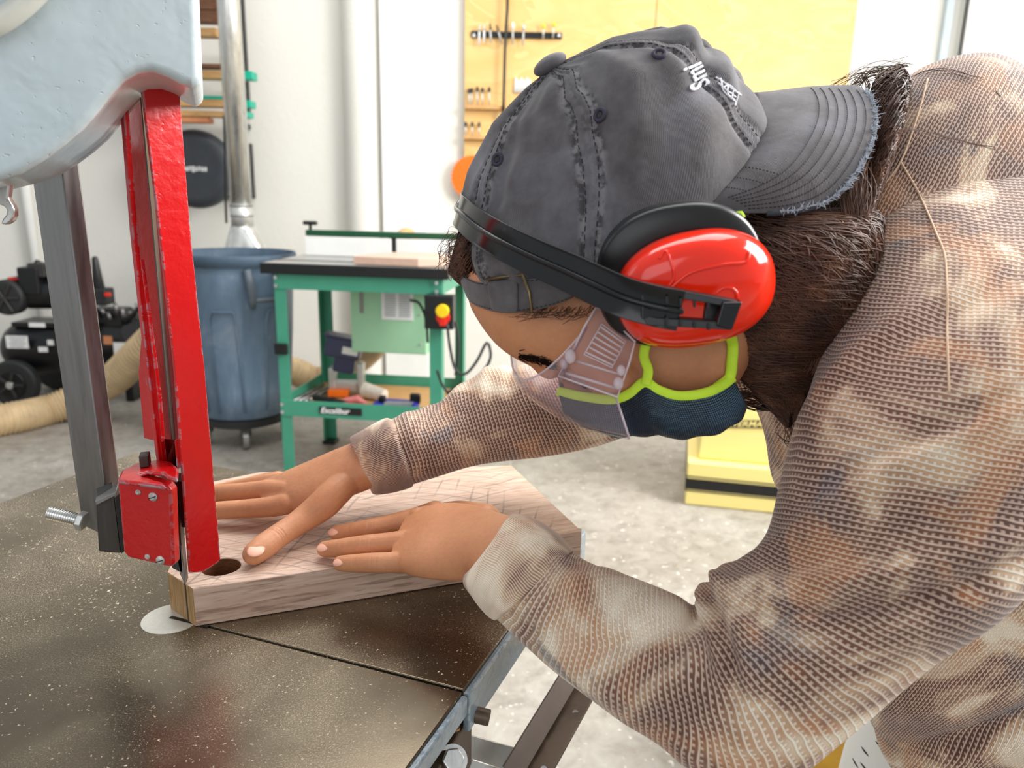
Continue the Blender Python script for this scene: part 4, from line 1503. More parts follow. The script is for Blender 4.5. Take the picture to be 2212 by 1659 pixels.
def mk_clear():
    t = NT('clear_plastic', .08)
    out = t.t.nodes['Material Output']
    tr = t.n('ShaderNodeBsdfTransparent'); tr.inputs[0].default_value = (.95, .90, .92, 1)
    gl = t.n('ShaderNodeBsdfGlossy'); gl.inputs['Roughness'].default_value = .08
    df = t.n('ShaderNodeBsdfDiffuse'); df.inputs[0].default_value = (.86, .78, .82, 1)
    lw = t.n('ShaderNodeLayerWeight'); lw.inputs[0].default_value = .22
    m1 = t.n('ShaderNodeMixShader'); m1.inputs[0].default_value = .07
    t.l(tr.outputs[0], m1.inputs[1]); t.l(df.outputs[0], m1.inputs[2])
    m2 = t.n('ShaderNodeMixShader')
    t.l(t.math('MULTIPLY', lw.outputs['Facing'], .42), m2.inputs[0])
    t.l(m1.outputs[0], m2.inputs[1]); t.l(gl.outputs[0], m2.inputs[2])
    t.l(m2.outputs[0], out.inputs[0])
    return t.m


M['clear'] = mk_clear()
M['clearedge'] = None


def mk_clear2():
    t = NT('clear_plastic_edge', .12)
    out = t.t.nodes['Material Output']
    tr = t.n('ShaderNodeBsdfTransparent'); tr.inputs[0].default_value = (.97, .93, .95, 1)
    m1 = t.n('ShaderNodeMixShader'); m1.inputs[0].default_value = .55
    t.b.inputs['Base Color'].default_value = (.82, .74, .78, 1)
    t.l(tr.outputs[0], m1.inputs[1]); t.l(t.b.outputs[0], m1.inputs[2])
    t.l(m1.outputs[0], out.inputs[0])
    return t.m


M['clearedge'] = mk_clear2()

# ---- frame of the head
LAT = RT * .02 + UP * (-.40) + FW * (-.915)
LAT = nrm(LAT)
HZ = .53

# ------------------------------------------------------------------ hands (fine mesh)
def hring(a, b, t, e=2.3):
    A_ = Q(*a); B_ = Q(*b)
    h = (B_ - A_) / 2
    return A_, B_, t, e


def palm(rs, n=22):
    cs = [(Q(*a) + Q(*b)) / 2 for a, b, t in rs]
    K = []
    for i, (a, b, t) in enumerate(rs):
        h = (Q(*b) - Q(*a)) / 2
        ax = nrm(cs[min(i + 1, len(cs) - 1)] - cs[max(i - 1, 0)])
        h = h - ax * np.dot(h, ax) * .3
        w = nrm(np.cross(ax, h))
        if w[2] > 0: w = -w
        K.append(np.array([cs[i], h, w * t, [2.4, 0, 0]]))
    G, _, _ = loft(K, n, 40)
    return G


def finger(mb, pts, bulge=.05):
    K = catmull([list(Q(x, y, h)) + [r] for x, y, h, r in pts], 22)
    P_ = [k[:3] for k in K]
    R_ = [k[3] for k in K]
    mb.tube(P_, R_, 18, round_ends=True)


near = MB()
capped(near, palm([((1170, 1150, .066), (1110, 1290, .055), .022), ((1130, 1138, .060), (1066, 1272, .050), .021), ((1085, 1122, .052), (1016, 1242, .038), .0195),
                   ((1030, 1104, .045), (968, 1244, .027), .0185), ((965, 1096, .038), (912, 1240, .020), .0165), ((915, 1104, .030), (876, 1231, .016), .0135), ((886, 1116, .024), (856, 1222, .0135), .011)]))
finger(near, [(925, 1116, .030, .0105), (895, 1121, .0275, .0102), (850, 1131, .0225, .0092), (802, 1141, .0185, .0090), (755, 1148, .0125, .0080), (726, 1151, .0092, .0070)])
finger(near, [(925, 1162, .026, .0108), (895, 1167, .0245, .0106), (845, 1173, .0215, .0097), (785, 1179, .0180, .0094), (735, 1184, .0125, .0084), (702, 1186, .0092, .0073)])
finger(near, [(925, 1210, .020, .0100), (890, 1213, .0175, .0098), (848, 1215, .0155, .0090), (805, 1216, .0135, .0087), (762, 1217, .0105, .0078), (736, 1217, .0084, .0068)])
finger(near, [(940, 1104, .030, .0100), (892, 1118, .014, .0090), (845, 1128, .0085, .0082), (805, 1134, .0080, .0072)])
finger(near, [(1050, 1120, .036, .0135), (990, 1108, .020, .012), (945, 1112, .0115, .0105), (915, 1118, .0100, .0090)])
# extensor ridges and knuckles
for x, y, h, r in ((905, 1110, .040, .007), (895, 1158, .036, .0075), (885, 1205, .027, .0065)):
    c = Q(x, y, h - .006)
    near.ell(c, (V(1, 0, 0) * r * 1.3, V(0, 1, 0) * r, V(0, 0, 1) * r * .8), 10)
far = MB()
capped(far, palm([((862, 950, .074), (874, 1020, .060), .019), ((842, 955, .072), (854, 1026, .058), .0195), ((790, 966, .068), (805, 1036, .054), .020), ((735, 984, .059), (748, 1060, .043), .019),
                  ((680, 1004, .050), (696, 1086, .032), .0175), ((625, 1024, .040), (650, 1100, .024), .0155), ((585, 1038, .032), (606, 1100, .019), .0125), ((562, 1046, .027), (582, 1098, .017), .010)]))
finger(far, [(620, 1088, .026, .0108), (590, 1094, .0225, .0102), (530, 1099, .0185, .0092), (470, 1103, .0150, .0088), (430, 1107, .0105, .0078), (408, 1109, .0085, .0068)])
finger(far, [(620, 1060, .034, .0105), (580, 1058, .0300, .0100), (525, 1062, .0235, .0092), (470, 1066, .0165, .0088), (435, 1070, .0105, .0078), (415, 1072, .0085, .0068)])
finger(far, [(610, 1042, .034, .0100), (570, 1044, .0270, .0092), (520, 1052, .0170, .0086), (475, 1060, .0095, .0078), (445, 1064, .0080, .0068)])
finger(far, [(600, 1036, .030, .0090), (565, 1040, .0180, .0082), (525, 1048, .0085, .0072), (500, 1052, .0075, .0064)])
finger(far, [(765, 1030, .052, .0120), (725, 1064, .042, .0145), (698, 1090, .0335, .0148), (662, 1117, .0245, .0128), (628, 1140, .0195, .0112), (598, 1160, .0160, .0112), (568, 1182, .0128, .0114), (549, 1196, .0110, .0102)])
for x, y, h, r in ((592, 1092, .0310, .0065), (584, 1058, .038, .0065)):
    c = Q(x, y, h - .006)
    far.ell(c, (V(1, 0, 0) * r * 1.3, V(0, 1, 0) * r, V(0, 0, 1) * r * .8), 10)
nv, nf = remesh(near, .00095, 4)
fv, ff = remesh(far, .00105, 4)


def crease(vs, fs, x, y, dx, dy, offs=(-.0022, 0, .0022), depth=.0006, rad=.0085, bulge=.0005):
    tr = bvh(vs, fs)
    p = drape(tr, x, y); q = drape(tr, x + dx, y + dy)
    if p is None or q is None: return vs
    h = tr.ray_cast(Vector(CAM), Vector(ray(x, y)).normalized()); n = np.array(h[1])
    if np.dot(n, ray(x, y)) > 0: n = -n
    n = nrm(n + V(0, 0, .7))
    d = nrm(q - p); d = nrm(d - n * np.dot(d, n))
    r = vs - p
    R_ = np.linalg.norm(r, axis=1); t = r @ d
    fall = np.exp(-(R_ / rad) ** 4)
    amp = bulge * np.exp(-(t / .005) ** 2)
    for o in offs: amp = amp - depth * np.exp(-((t - o) / .00085) ** 2)
    return vs + np.outer(amp * fall, n)


for x, y in ((800, 1141), (785, 1179), (806, 1216)): nv = crease(nv, nf, x, y, 14, -1)
for x, y in ((752, 1148), (736, 1184), (763, 1217)): nv = crease(nv, nf, x, y, 14, -1, (-.001, .001), .0004, .007, .0001)
fv = crease(fv, ff, 607, 1152, 14, -12, (-.0025, 0, .0025), .0007, .011, .0006)
fv = crease(fv, ff, 535, 1100, 14, 0); fv = crease(fv, ff, 530, 1064, 14, 0)


# ------------------------------------------------------------------ head, neck, torso, arms
L_ = LAT
hk = [ring((1005, 610, HZ), (1030, 470, HZ), .026, L_), ring((1016, 668, HZ), (1095, 340, HZ), .045, L_, 2.2), ring((1075, 750, HZ), (1190, 250, HZ), .066, L_, 2.2),
      ring((1165, 796, HZ), (1290, 235, HZ), .072, L_, 2.3), ring((1235, 812, HZ), (1385, 240, HZ), .073, L_, 2.2), ring((1290, 850, HZ), (1450, 265, HZ), .071, L_, 2.1),
      ring((1350, 885, HZ), (1510, 300, HZ), .068, L_, 2.1), ring((1430, 898, HZ), (1570, 330, HZ), .063, L_, 2.1), ring((1505, 885, HZ), (1620, 370, HZ), .058, L_, 2.2),
      ring((1556, 838, HZ), (1660, 410, .54), .046, L_, 2.2), ring((1580, 780, .545), (1720, 420, .555), .042, L_), ring((1640, 770, .57), (1800, 400, .58), .055, L_), ring((1740, 800, .62), (1890, 360, .62), .06)]
hG, _, _ = loft(hk, 70, 64)
head = MB()
capped(head, hG)
# nose, brow ridge, cheekbone, ear, lips, chin as extra volumes (merged by the remesh)
def HP(x, y, l):          # point at pixel on the sagittal plane shifted l metres to the near side
    return P(x, y, HZ) + L_ * l
upf = nrm(P(1230, 870, HZ) - P(1330, 400, HZ))     # face forward direction in the image plane
dwn = nrm(P(1540, 700, HZ) - P(1100, 520, HZ))
head.ell(HP(1285, 846, 0), (dwn * .024, upf * .014, L_ * .013), 12)
head.ell(HP(1250, 816, 0), (dwn * .022, upf * .008, L_ * .009), 12)
head.ell(HP(1300, 852, .010), (dwn * .010, upf * .008, L_ * .008), 10)
head.ell(HP(1300, 852, -.010), (dwn * .010, upf * .008, L_ * .008), 10)
for s_ in (1, -1):
    head.ell(HP(1178, 760, .020 * s_), (dwn * .012, upf * .009, L_ * .018), 12)
    head.ell(HP(1300, 736, .045 * s_), (dwn * .028, upf * .022, L_ * .022), 12)
    head.ell(HP(1445, 535, .066 * s_), (dwn * .030, upf * .018, L_ * .010), 12)
head.ell(HP(1370, 892, 0), (dwn * .010, upf * .009, L_ * .024), 10)
head.ell(HP(1405, 897, 0), (dwn * .009, upf * .008, L_ * .022), 10)
head.ell(HP(1500, 880, 0), (dwn * .022, upf * .014, L_ * .024), 12)
hv_, hf_ = remesh(head, .0022, 4)
# eye sockets pressed in
for s_ in (1, -1):
    c = HP(1248, 745, .032 * s_) + upf * .016
    d = np.linalg.norm(hv_ - c, axis=1)
    hv_ -= np.outer(np.exp(-(d / .013) ** 2) * .006, upf)
hv_tree = bvh(hv_, hf_)

body = MB()
neckc = P(1800, 560, .62)
sh_n = P(2090, 560, .50); sh_f = P(1680, 640, .80)
def tube_path(mb, pts, rs, n=24):
    K = catmull([list(p) + [r] for p, r in zip(pts, rs)], 40)
    mb.tube([k[:3] for k in K], [k[3] for k in K], n, round_ends=True)
el_n = P(1700, 1490, .47)
tube_path(body, [P(2020, 640, .57), P(1990, 900, .490), P(1860, 1200, .47), P(1700, 1440, .475), P(1560, 1455, .48), P(1360, 1390, .495), P(1200, 1290, .525), Q(1120, 1215, .056)], [.04, .046, .044, .040, .038, .034, .028, .0255])
tube_path(body, [P(1690, 640, .74), P(1560, 740, .79), P(1400, 830, .81), P(1250, 880, .81), P(1100, 905, .805), P(975, 948, .79), Q(885, 978, .070)], [.05, .045, .042, .040, .034, .024, .017])
K = [ring((1760, 700, .62), (1880, 380, .62), .05), ring((1770, 850, .64), (2020, 330, .64), .10), ring((1800, 1000, .66), (2180, 360, .66), .12), ring((1900, 1200, .68), (2400, 420, .68), .13), ring((2050, 1450, .70), (2640, 600, .70), .14)]
G, _, _ = loft(K, 30, 40)
capped(body, G)
# hips and legs down to the floor
hip = V(.60, .64, .90)
for s_ in (-1, 1):
    tube_path(body, [hip + V(.0, .09 * s_, .06), V(.50, .64 + .10 * s_, .72), V(.47, .64 + .11 * s_, .46), V(.50, .64 + .12 * s_, .09)], [.09, .078, .055, .042])
bv_, bf_ = remesh(body, .006, 3)
nb = MB()
nb.add(hv_, hf_); nb.add(bv_, bf_); nb.add(nv, nf); nb.add(fv, ff)
person = nb.build('person', M['skin'], loc=(.50, .64, 0), smooth=True, fixn=False)
tag(person, 'person in tie-dyed brown sweater bending over the saw table, hands on the walnut board', 'person')

near_tree = bvh(nv, nf); far_tree = bvh(fv, ff)


def nail(tree, x, y, dx, dy, a, b):
    p = drape(tree, x, y, 0)
    q = drape(tree, x + dx, y + dy, 0)
    if p is None or q is None: return
    d = ray(x, y)
    h = tree.ray_cast(Vector(CAM), Vector(d).normalized())
    n = np.array(h[1]); n = n if np.dot(n, d) < 0 else -n
    n = nrm(n * .6 + V(0, 0, .55))
    ax = nrm(p - q); ax = nrm(ax - n * np.dot(ax, n)); s = np.cross(n, ax)
    MB().ell(p - n * .0008, (ax * a, s * b, n * .0016), 12).build('fingernail', M['nail'], person, smooth=True)


nail(near_tree, 720, 1147, 20, -2, .0060, .0048)
nail(near_tree, 697, 1181, 20, -2, .0062, .0050)
nail(near_tree, 731, 1213, 20, -2, .0055, .0044)
nail(far_tree, 553, 1187, 16, -14, .0085, .0068)

# eyes (behind the goggles) and brows
for s_ in (1, -1):
    c = HP(1248, 745, .031 * s_) + upf * .002
    ey = MB().ell(c, (dwn * .012, upf * .012, L_ * .012), 14).build('eyelid', M['skin'], person, smooth=True)
    pts = [c + upf * .0122 * math.cos(a) + L_ * .0125 * math.sin(a) + dwn * .004 for a in (-.9, -.45, 0, .45, .9)]
    MB().tube(list(catmull(pts, 16)), .0011, 6).build('eyelash', M['hairdark'], person, smooth=True)
bro = MB()
for i in range(170):
    f_ = rng.random()
    x = 1120 + 75 * f_; y = 768 + 20 * f_ + rng.normal() * 4.5
    p = drape(hv_tree, x, y, .0004); q = drape(hv_tree, x + 12 + rng.normal() * 4, y + 1 + rng.normal() * 4, .0012)
    if p is None or q is None: continue
    bro.tube([p, q], [.00035, .0001], 4)
bro.build('eyebrow', M['hairdark'], person)

# ------------------------------------------------------------------ sweater
def folds(lst, noise_amp=0, f1=14, f2=3):
    def f(s, th, UVm):
        D = np.zeros_like(s)
        thn = np.mod(th, 2 * PI)
        for s0, thc, slope, w, tw, amp in lst:
            dt = np.mod(thn - thc + PI, 2 * PI) - PI
            x = (s - s0 - slope * dt) / w
            D += amp * np.exp(-x * x) * np.exp(-(dt / tw) ** 2)
        if noise_amp:
            D += noise_amp * (np.sin(s * f1 + 1.3 * np.sin(thn * 2 + s * 9)) * np.cos(thn * f2 + s * 17) + .5 * np.sin(s * f1 * 2.3 + thn * 3))
        return D
    return f


def cuv(UVm, th, near=1.5 * PI):
    k = np.argmin(np.abs(th - near))
    U_ = UVm.copy()
    U_[:, :, 0] -= UVm[:, k:k + 1, 0]
    return U_


thv = PI / 2 + np.linspace(0, 2 * PI, 161)
sw = MB()
# near sleeve
zw = zat(1060, 1180, .05)
NK = [ring((1930, 330, .60), (2250, 350, .60), .05), ring((1855, 520, .52), (2330, 560, .52), .075), ring((1800, 720, .475), (2345, 800, .475), .075), ring((1738, 900, .46), (2310, 1010, .46), .073), ring((1700, 1050, .455), (2250, 1130, .455), .072),
      ring((1672, 1170, .452), (2130, 1300, .455), .070), ring((1590, 1250, .455), (1940, 1430, .46), .068), ring((1530, 1296, .46), (1780, 1560, .465), .064), ring((1502, 1318, .465), (1640, 1665, .468), .060),
      ring((1465, 1296, .470), (1505, 1636, .472), .056), ring((1400, 1268, .478), (1420, 1582, .478), .053), ring((1330, 1246, .493), (1330, 1540, .489), .050), ring((1262, 1214, .518), (1200, 1455, .508), .046), ring((1232, 1190, .535), (1115, 1378, .524), .043), ring((1222, 1182, .543), (1076, 1338, .532), .041)]
fl = [  # s0, theta centre, slope, width, theta width, amplitude   (theta: A=pi, near=1.5pi, B=2pi)
]
Rn = catmull(NK, 260)
cs = np.concatenate([[0], np.cumsum(np.linalg.norm(np.diff(Rn[:, 0], axis=0), axis=1))])
Ltot = cs[-1]
print('sleeve length', Ltot)
e0 = Ltot * .60
fl = [(Ltot * .655, PI * 1.2, -.02, .012, .9, .004), (Ltot * .635, PI * 1.3, .02, .008, .7, -.004), (Ltot * .70, PI * 1.12, .035, .013, 1.0, .008), (Ltot * .728, PI * 1.15, .03, .008, .9, -.006), (Ltot * .76, PI * 1.12, .04, .014, 1.0, .008), (Ltot * .785, PI * 1.15, .04, .008, .9, -.004),
      (Ltot * .59, PI * 1.3, -.05, .010, .9, .007), (Ltot * .62, PI * 1.35, -.06, .007, .9, -.008), (Ltot * .82, PI * 1.4, .06, .016, 1.0, .006), (Ltot * .85, PI * 1.3, .06, .010, .9, -.005), (Ltot * .93, PI * 1.2, .04, .012, .8, .005),
      (Ltot * .50, PI * 1.2, -.08, .016, .9, .006), (Ltot * .47, PI * 1.25, -.08, .010, .8, -.006), (Ltot * .36, PI * 1.15, -.10, .022, .7, .006), (Ltot * .30, PI * 1.3, -.10, .016, .8, -.005)]
G1, U1, _ = loft(NK, 260, 160, folds(fl, .0016))
sw.grid(G1, cuv(U1, thv))
# far sleeve
FK = [ring((1640, 560, .76), (1760, 860, .76), .06), ring((1520, 640, .79), (1610, 880, .79), .060), ring((1400, 730, .81), (1500, 900, .81), .058), ring((1290, 770, .815), (1395, 925, .815), .054), ring((1190, 800, .815), (1290, 960, .815), .050), ring((1105, 786, .81), (1185, 984, .805), .048),
      ring((1035, 812, .805), (1090, 998, .80), .045), ring((965, 860, .795), (1015, 1012, .785), .041), ring((900, 888, .78), (948, 1030, .77), .042), ring((842, 908, .772), (888, 1046, .760), .042)]
Rf = catmull(FK, 200)
Lf = np.linalg.norm(np.diff(Rf[:, 0], axis=0), axis=1).sum()
ff_ = [(Lf * .60, PI * 1.1, .01, .012, 1.0, .005), (Lf * .66, PI * 1.1, .015, .008, 1.0, -.005), (Lf * .73, PI * 1.05, .02, .010, .9, .004), (Lf * .82, PI * 1.1, .01, .010, .9, .003), (Lf * .90, PI * 1.2, .02, .008, .9, -.003), (Lf * .96, PI * 1.2, .0, .008, 1.2, .003)]
G2, U2, _ = loft(FK, 200, 120, folds(ff_, .0012))
sw.grid(G2, cuv(U2, PI / 2 + np.linspace(0, 2 * PI, 121)))
# torso
TK = [ring((1690, 640, .60), (1905, 215, .61), .070), ring((1612, 800, .63), (1975, 176, .63), .105), ring((1645, 930, .645), (2060, 168, .645), .135), ring((1680, 1040, .66), (2150, 185, .66), .155), ring((1740, 1200, .67), (2290, 265, .67), .160),
      ring((1840, 1380, .68), (2440, 370, .68), .155), ring((1870, 1480, .69), (2560, 500, .69), .155), ring((1886, 1560, .69), (2680, 660, .69), .155), ring((1925, 1660, .695), (2760, 820, .70), .155), ring((1975, 1760, .70), (2860, 960, .71), .150), ring((2040, 1900, .71), (2960, 1150, .72), .150)]
Rt = catmull(TK, 200)
Lt = np.linalg.norm(np.diff(Rt[:, 0], axis=0), axis=1).sum()
tf = [(Lt * .86, PI * 1.25, .12, .020, .6, .010), (Lt * .82, PI * 1.25, .12, .012, .6, -.010), (Lt * .70, PI * 1.2, .15, .024, .6, .008), (Lt * .25, PI * 1.15, .1, .012, .5, .006), (Lt * .32, PI * 1.2, .1, .012, .5, -.006)]
G3, U3, _ = loft(TK, 220, 160, folds(tf, .002))
U3 = cuv(U3, thv)
sw.grid(G3, U3)
sweater = sw.build('sweater', M['knit'], person, smooth=True, fixn=True)
sweater['label'] = 'tie-dyed brown and cream waffle-knit sweater'
# hem band
hb_ = []
for k, off in ((214, -.001), (215, .003), (216, .004), (218, .004), (219, .003)):
    c = G3[k].mean(axis=0)
    d_ = G3[k] - c
    hb_.append(c + d_ * (1 + off / .15))
MB().grid(np.array(hb_), U3[[214, 215, 216, 218, 219]]).build('hem', M['rib'], sweater, smooth=True, solid=.002)
# cuffs
CK = [ring((1222, 1192, .541), (1085, 1335, .531), .040), ring((1238, 1190, .541), (1068, 1340, .531), .0435), ring((1222, 1168, .552), (1042, 1318, .542), .044), ring((1190, 1138, .566), (1018, 1284, .558), .042), ring((1150, 1116, .582), (1004, 1262, .575), .040), ring((1112, 1108, .598), (1004, 1244, .590), .037), ring((1104, 1112, .600), (1012, 1240, .593), .034), ring((1125, 1125, .592), (1030, 1245, .585), .032)]
Gc, Uc, _ = loft(CK, 60, 120, folds([(.03, PI * 1.3, .02, .012, .8, .002)], .0006))
MB().grid(Gc, cuv(Uc, PI / 2 + np.linspace(0, 2 * PI, 121))).build('cuff', M['rib'], sweater, smooth=True)
CK = [ring((850, 908, .772), (892, 1040, .760), .040), ring((836, 904, .772), (890, 1050, .760), .045), ring((815, 912, .772), (868, 1058, .760), .045), ring((780, 932, .773), (830, 1066, .762), .042), ring((757, 946, .775), (806, 1066, .763), .036), ring((757, 952, .775), (802, 1058, .763), .033), ring((775, 955, .775), (812, 1045, .763), .030)]
Gc, Uc, _ = loft(CK, 50, 120, folds([(.02, PI * 1.6, .0, .006, .8, .002)], .0005))
MB().grid(Gc, cuv(Uc, PI / 2 + np.linspace(0, 2 * PI, 121))).build('cuff', M['rib'], sweater, smooth=True)
# collar
KK = [ring((1745, 600, .60), (1905, 225, .61), .074), ring((1715, 580, .59), (1880, 232, .60), .071), ring((1695, 570, .58), (1862, 250, .59), .067), ring((1705, 575, .58), (1865, 265, .59), .060)]
Gc, Uc, _ = loft(KK, 30, 100)
MB().grid(Gc, Uc).build('collar', M['rib'], sweater, smooth=True)
sw_tree = bvh(sw.v, sw.f)
for pth in ([(2004, 172), (1985, 240), (1945, 350), (1900, 410), (1852, 467)], [(1945, 350), (1985, 420), (2020, 500), (2042, 564), (2046, 733), (2050, 850)]):
    q = drape_path(sw_tree, pth, 60, .0004)
    if len(q) > 3: MB().tube(q, .0007, 6).build('seam', M['seam'], sweater, smooth=True)

# trousers and shoes
def mk_print():
    t = NT('printed_cotton', .7)
    v = t.coord('Object', (1, 1, 1), (0, .5, .2))
    br = t.n('ShaderNodeTexVoronoi'); br.feature = 'F1'
    br.inputs['Scale'].default_value = 44
    t.l(t.coord('Object', (.32, .32, 1.9), (0, .5, 0)), br.inputs['Vector'])
    d = t.ramp(br.outputs['Distance'], [(.10, WHITE), (.13, BLACK)])
    t.base(t.mix(d, srgb(226, 224, 218), srgb(24, 24, 26)))
    return t.m
M['print'] = mk_print()
tr_ = MB()
K = [ring((1905, 1560, .70), (2700, 1300, .74), .15)]
for s_ in (-1, 1):
    tube_path(tr_, [hip + V(-.01, .08 * s_, .05), V(.50, .64 + .09 * s_, .74), V(.47, .64 + .10 * s_, .46), V(.50, .64 + .11 * s_, .07)], [.12, .105, .085, .075])
tv, tf_ = remesh(tr_, .008, 3)
MB().add(tv, tf_).build('trousers', M['print'], person, smooth=True, fixn=False)
for s_ in (-1, 1):
    c = V(.40, .64 + .12 * s_, .045)
    MB().ell(c, (V(.14, 0, 0), V(0, .05, 0), V(0, 0, .045)), 14).build('shoe', M['black'], person, smooth=True)
p = Ph(1800, 1700, 0)
bx_ = MB().box((p[0] + .02, p[1] + .08, .17), (.34, .30, .34)).build('mustard_box', plain('mustard_paint', srgb(176, 132, 22), .5), bevel=.004)
tag(bx_, 'mustard-coloured box on the floor beside the white printed trousers', 'box')
# ------------------------------------------------------------------ cap
OC = P(1322, 412, .525)
bx0 = nrm(RT * .855 + UP * .518)
bA = nrm(bx0 - LAT * np.dot(bx0, LAT))
uA = np.cross(LAT, bA)
if np.dot(uA, UP) < 0: uA = -uA
CH = .0895
kk = [0, .017, .048, .061, .079, .087, CH]
kf = [.112, .107, .095, .080, .050, .020, .0015]
k2 = [0, .025, .048, .069, .0757, .086, CH]
kb = [.112, .103, .095, .083, .072, .042, .0015]
NV, NP = 90, 240
def cap_pt(ph, v):
    k = CH * math.sin(v * PI / 2)
    f_ = np.interp(k, kk, kf); b_ = np.interp(k, k2, kb)
    c = (b_ - f_) / 2; a = (b_ + f_) / 2
    W = .083 * math.sqrt(max(0, 1 - (k / (CH * 1.0005)) ** 2.3))
    q_ = math.remainder(abs(math.remainder(ph, 2 * PI)) - math.radians(132), 2 * PI)
    drop = (-.022 * abs(math.sin(ph)) ** 1.5 - .020 * math.exp(-(q_ / .75) ** 2)) * (1 - v) ** 1.5
    tuck = 1 - .05 * max(0, (1 - v * 5))
    return OC + bA * (c + a * math.cos(ph) * tuck) + LAT * (W * math.sin(ph) * tuck) + uA * (k + drop)
seams = [math.radians(q) for q in (33, 95, 152, 208, 265, 327)]
CG = np.zeros((NV, NP + 1, 3)); CU = np.zeros((NV, NP + 1, 2))
vs_ = np.linspace(0, 1, NV) ** .85
for i, v in enumerate(vs_):
    for j in range(NP + 1):
        ph = 2 * PI * j / NP
        CG[i, j] = cap_pt(ph, v)
        CU[i, j] = (ph * .095 * (1 - .35 * v), v * .14)
dv = np.gradient(CG, axis=0); du = np.gradient(CG, axis=1); du[:, 0] = du[:, -1] = (CG[:, 1] - CG[:, -2]) / 2
nn = np.cross(du, dv); nn /= np.linalg.norm(nn, axis=2, keepdims=True) + 1e-12
if ((CG - OC) * nn).sum() < 0: nn = -nn
cap_path = np.array([(68, 1400, 610), (80, 1345, 640), (95, 1290, 655), (120, 1205, 628), (138, 1120, 622), (150, 1062, 614), (156, 1045, 600)], float)
def cap_target(deg):
    x = np.interp(deg, cap_path[:, 0], cap_path[:, 1]); y = np.interp(deg, cap_path[:, 0], cap_path[:, 2])
    p = drape(hv_tree, x, y, .0045)
    return P(x, y, .455) if p is None else p
tg = {}
for j in range(NP + 1):
    deg = 360.0 * j / NP
    dd_ = deg if deg <= 180 else 360 - deg
    if 66 <= dd_ <= 156:
        if round(dd_, 2) not in tg: tg[round(dd_, 2)] = cap_target(dd_)
        T_ = tg[round(dd_, 2)]
        if deg > 180: T_ = T_ - 2 * np.dot(T_ - OC, LAT) * LAT
        fade = min(1, max(0, (dd_ - 66) / 16))
        cap0 = CG[0, j].copy()
        for i, v in enumerate(vs_):
            if v < .42:
                w = (1 - v / .42); w = w * w * (3 - 2 * w) * fade
                CG[i, j] = CG[i, j] + (T_ - cap0) * w
dv = np.gradient(CG, axis=0); du = np.gradient(CG, axis=1); du[:, 0] = du[:, -1] = (CG[:, 1] - CG[:, -2]) / 2
nn = np.cross(du, dv); nn /= np.linalg.norm(nn, axis=2, keepdims=True) + 1e-12
if ((CG - OC) * nn).sum() < 0: nn = -nn
D = np.zeros((NV, NP + 1))
WR = np.zeros((NV, NP + 1))
for i, v in enumerate(vs_):
    for j in range(NP + 1):
        ph = 2 * PI * j / NP
        d = 0
        r = .095 * (1 - .9 * v ** 2) + .004
        for s_ in seams:
            x = (math.remainder(ph - s_, 2 * PI)) * r
            d += .0011 * math.exp(-(x / .005) ** 4) - .0011 * math.exp(-(x / .0008) ** 2) - .0014 * math.exp(-((abs(x) - .0075) / .0022) ** 2)
            d -= .0018 * math.exp(-(x / .012) ** 2)
            WR[i, j] = max(WR[i, j], math.exp(-((abs(x) - .0070) / .0028) ** 2), .5 * math.exp(-(x / .0012) ** 2))
        # soft wrinkles
        d += .0022 * math.sin(5 * ph + 4 * v + 1.2 * math.sin(9 * v)) * (1 - v) + .0014 * math.sin(13 * ph + 9 * v) * (1 - v) * v * 3
        # long folds on the front panel by the brim
        if abs(math.remainder(ph - .25, 2 * PI)) < 1.0:
            g_ = math.exp(-((math.remainder(ph - .28, 2 * PI)) / .42) ** 2)
            d += .0034 * g_ * math.sin(v * 26 + 2.5 * ph) * math.sin(min(1, v * 1.3) * PI)
        if abs(math.remainder(ph - 2.35, 2 * PI)) < .8:
            d += .0028 * math.exp(-((math.remainder(ph - 2.35, 2 * PI)) / .3) ** 2) * math.sin(ph * 22 + 3 * v) * (1 - v)
        D[i, j] = d * min(1, (1 - v) * 8)
CG = CG + nn * D[..., None]
CG[:, -1] = CG[:, 0]
cap_mb = MB()
cap_mb.v = [tuple(q) for q in CG.reshape(-1, 3)]
for i, q in enumerate(CU.reshape(-1, 2)): cap_mb.uv[i] = tuple(q)
for i in range(NV - 1):
    for j in range(NP):
        ph = math.degrees(2 * PI * (j + .5) / NP); v = (vs_[i] + vs_[i + 1]) / 2
        k = CH * math.sin(v * PI / 2)
        x = (ph - 180) / 27
        if abs(x) < 1 and k < .040 * math.sqrt(1 - x * x): continue
        cap_mb.f.append([i * (NP + 1) + j, i * (NP + 1) + j + 1, (i + 1) * (NP + 1) + j + 1, (i + 1) * (NP + 1) + j]); cap_mb.m.append(0)
cap = cap_mb.build('cap', M['cap'], person, smooth=True, fixn=True)
at_ = cap.data.attributes.new('wear', 'FLOAT', 'POINT'); at_.data.foreach_set('value', WR.ravel().astype(np.float32))
cap['label'] = 'faded grey canvas baseball cap worn backwards'
cap_tree = bvh(cap_mb.v, cap_mb.f)
top = OC + uA * CH
MB().ell(top + uA * .0015, (bA * .0115, LAT * .0115, uA * .0055), 14).build('top_button', M['cap'], cap, smooth=True)
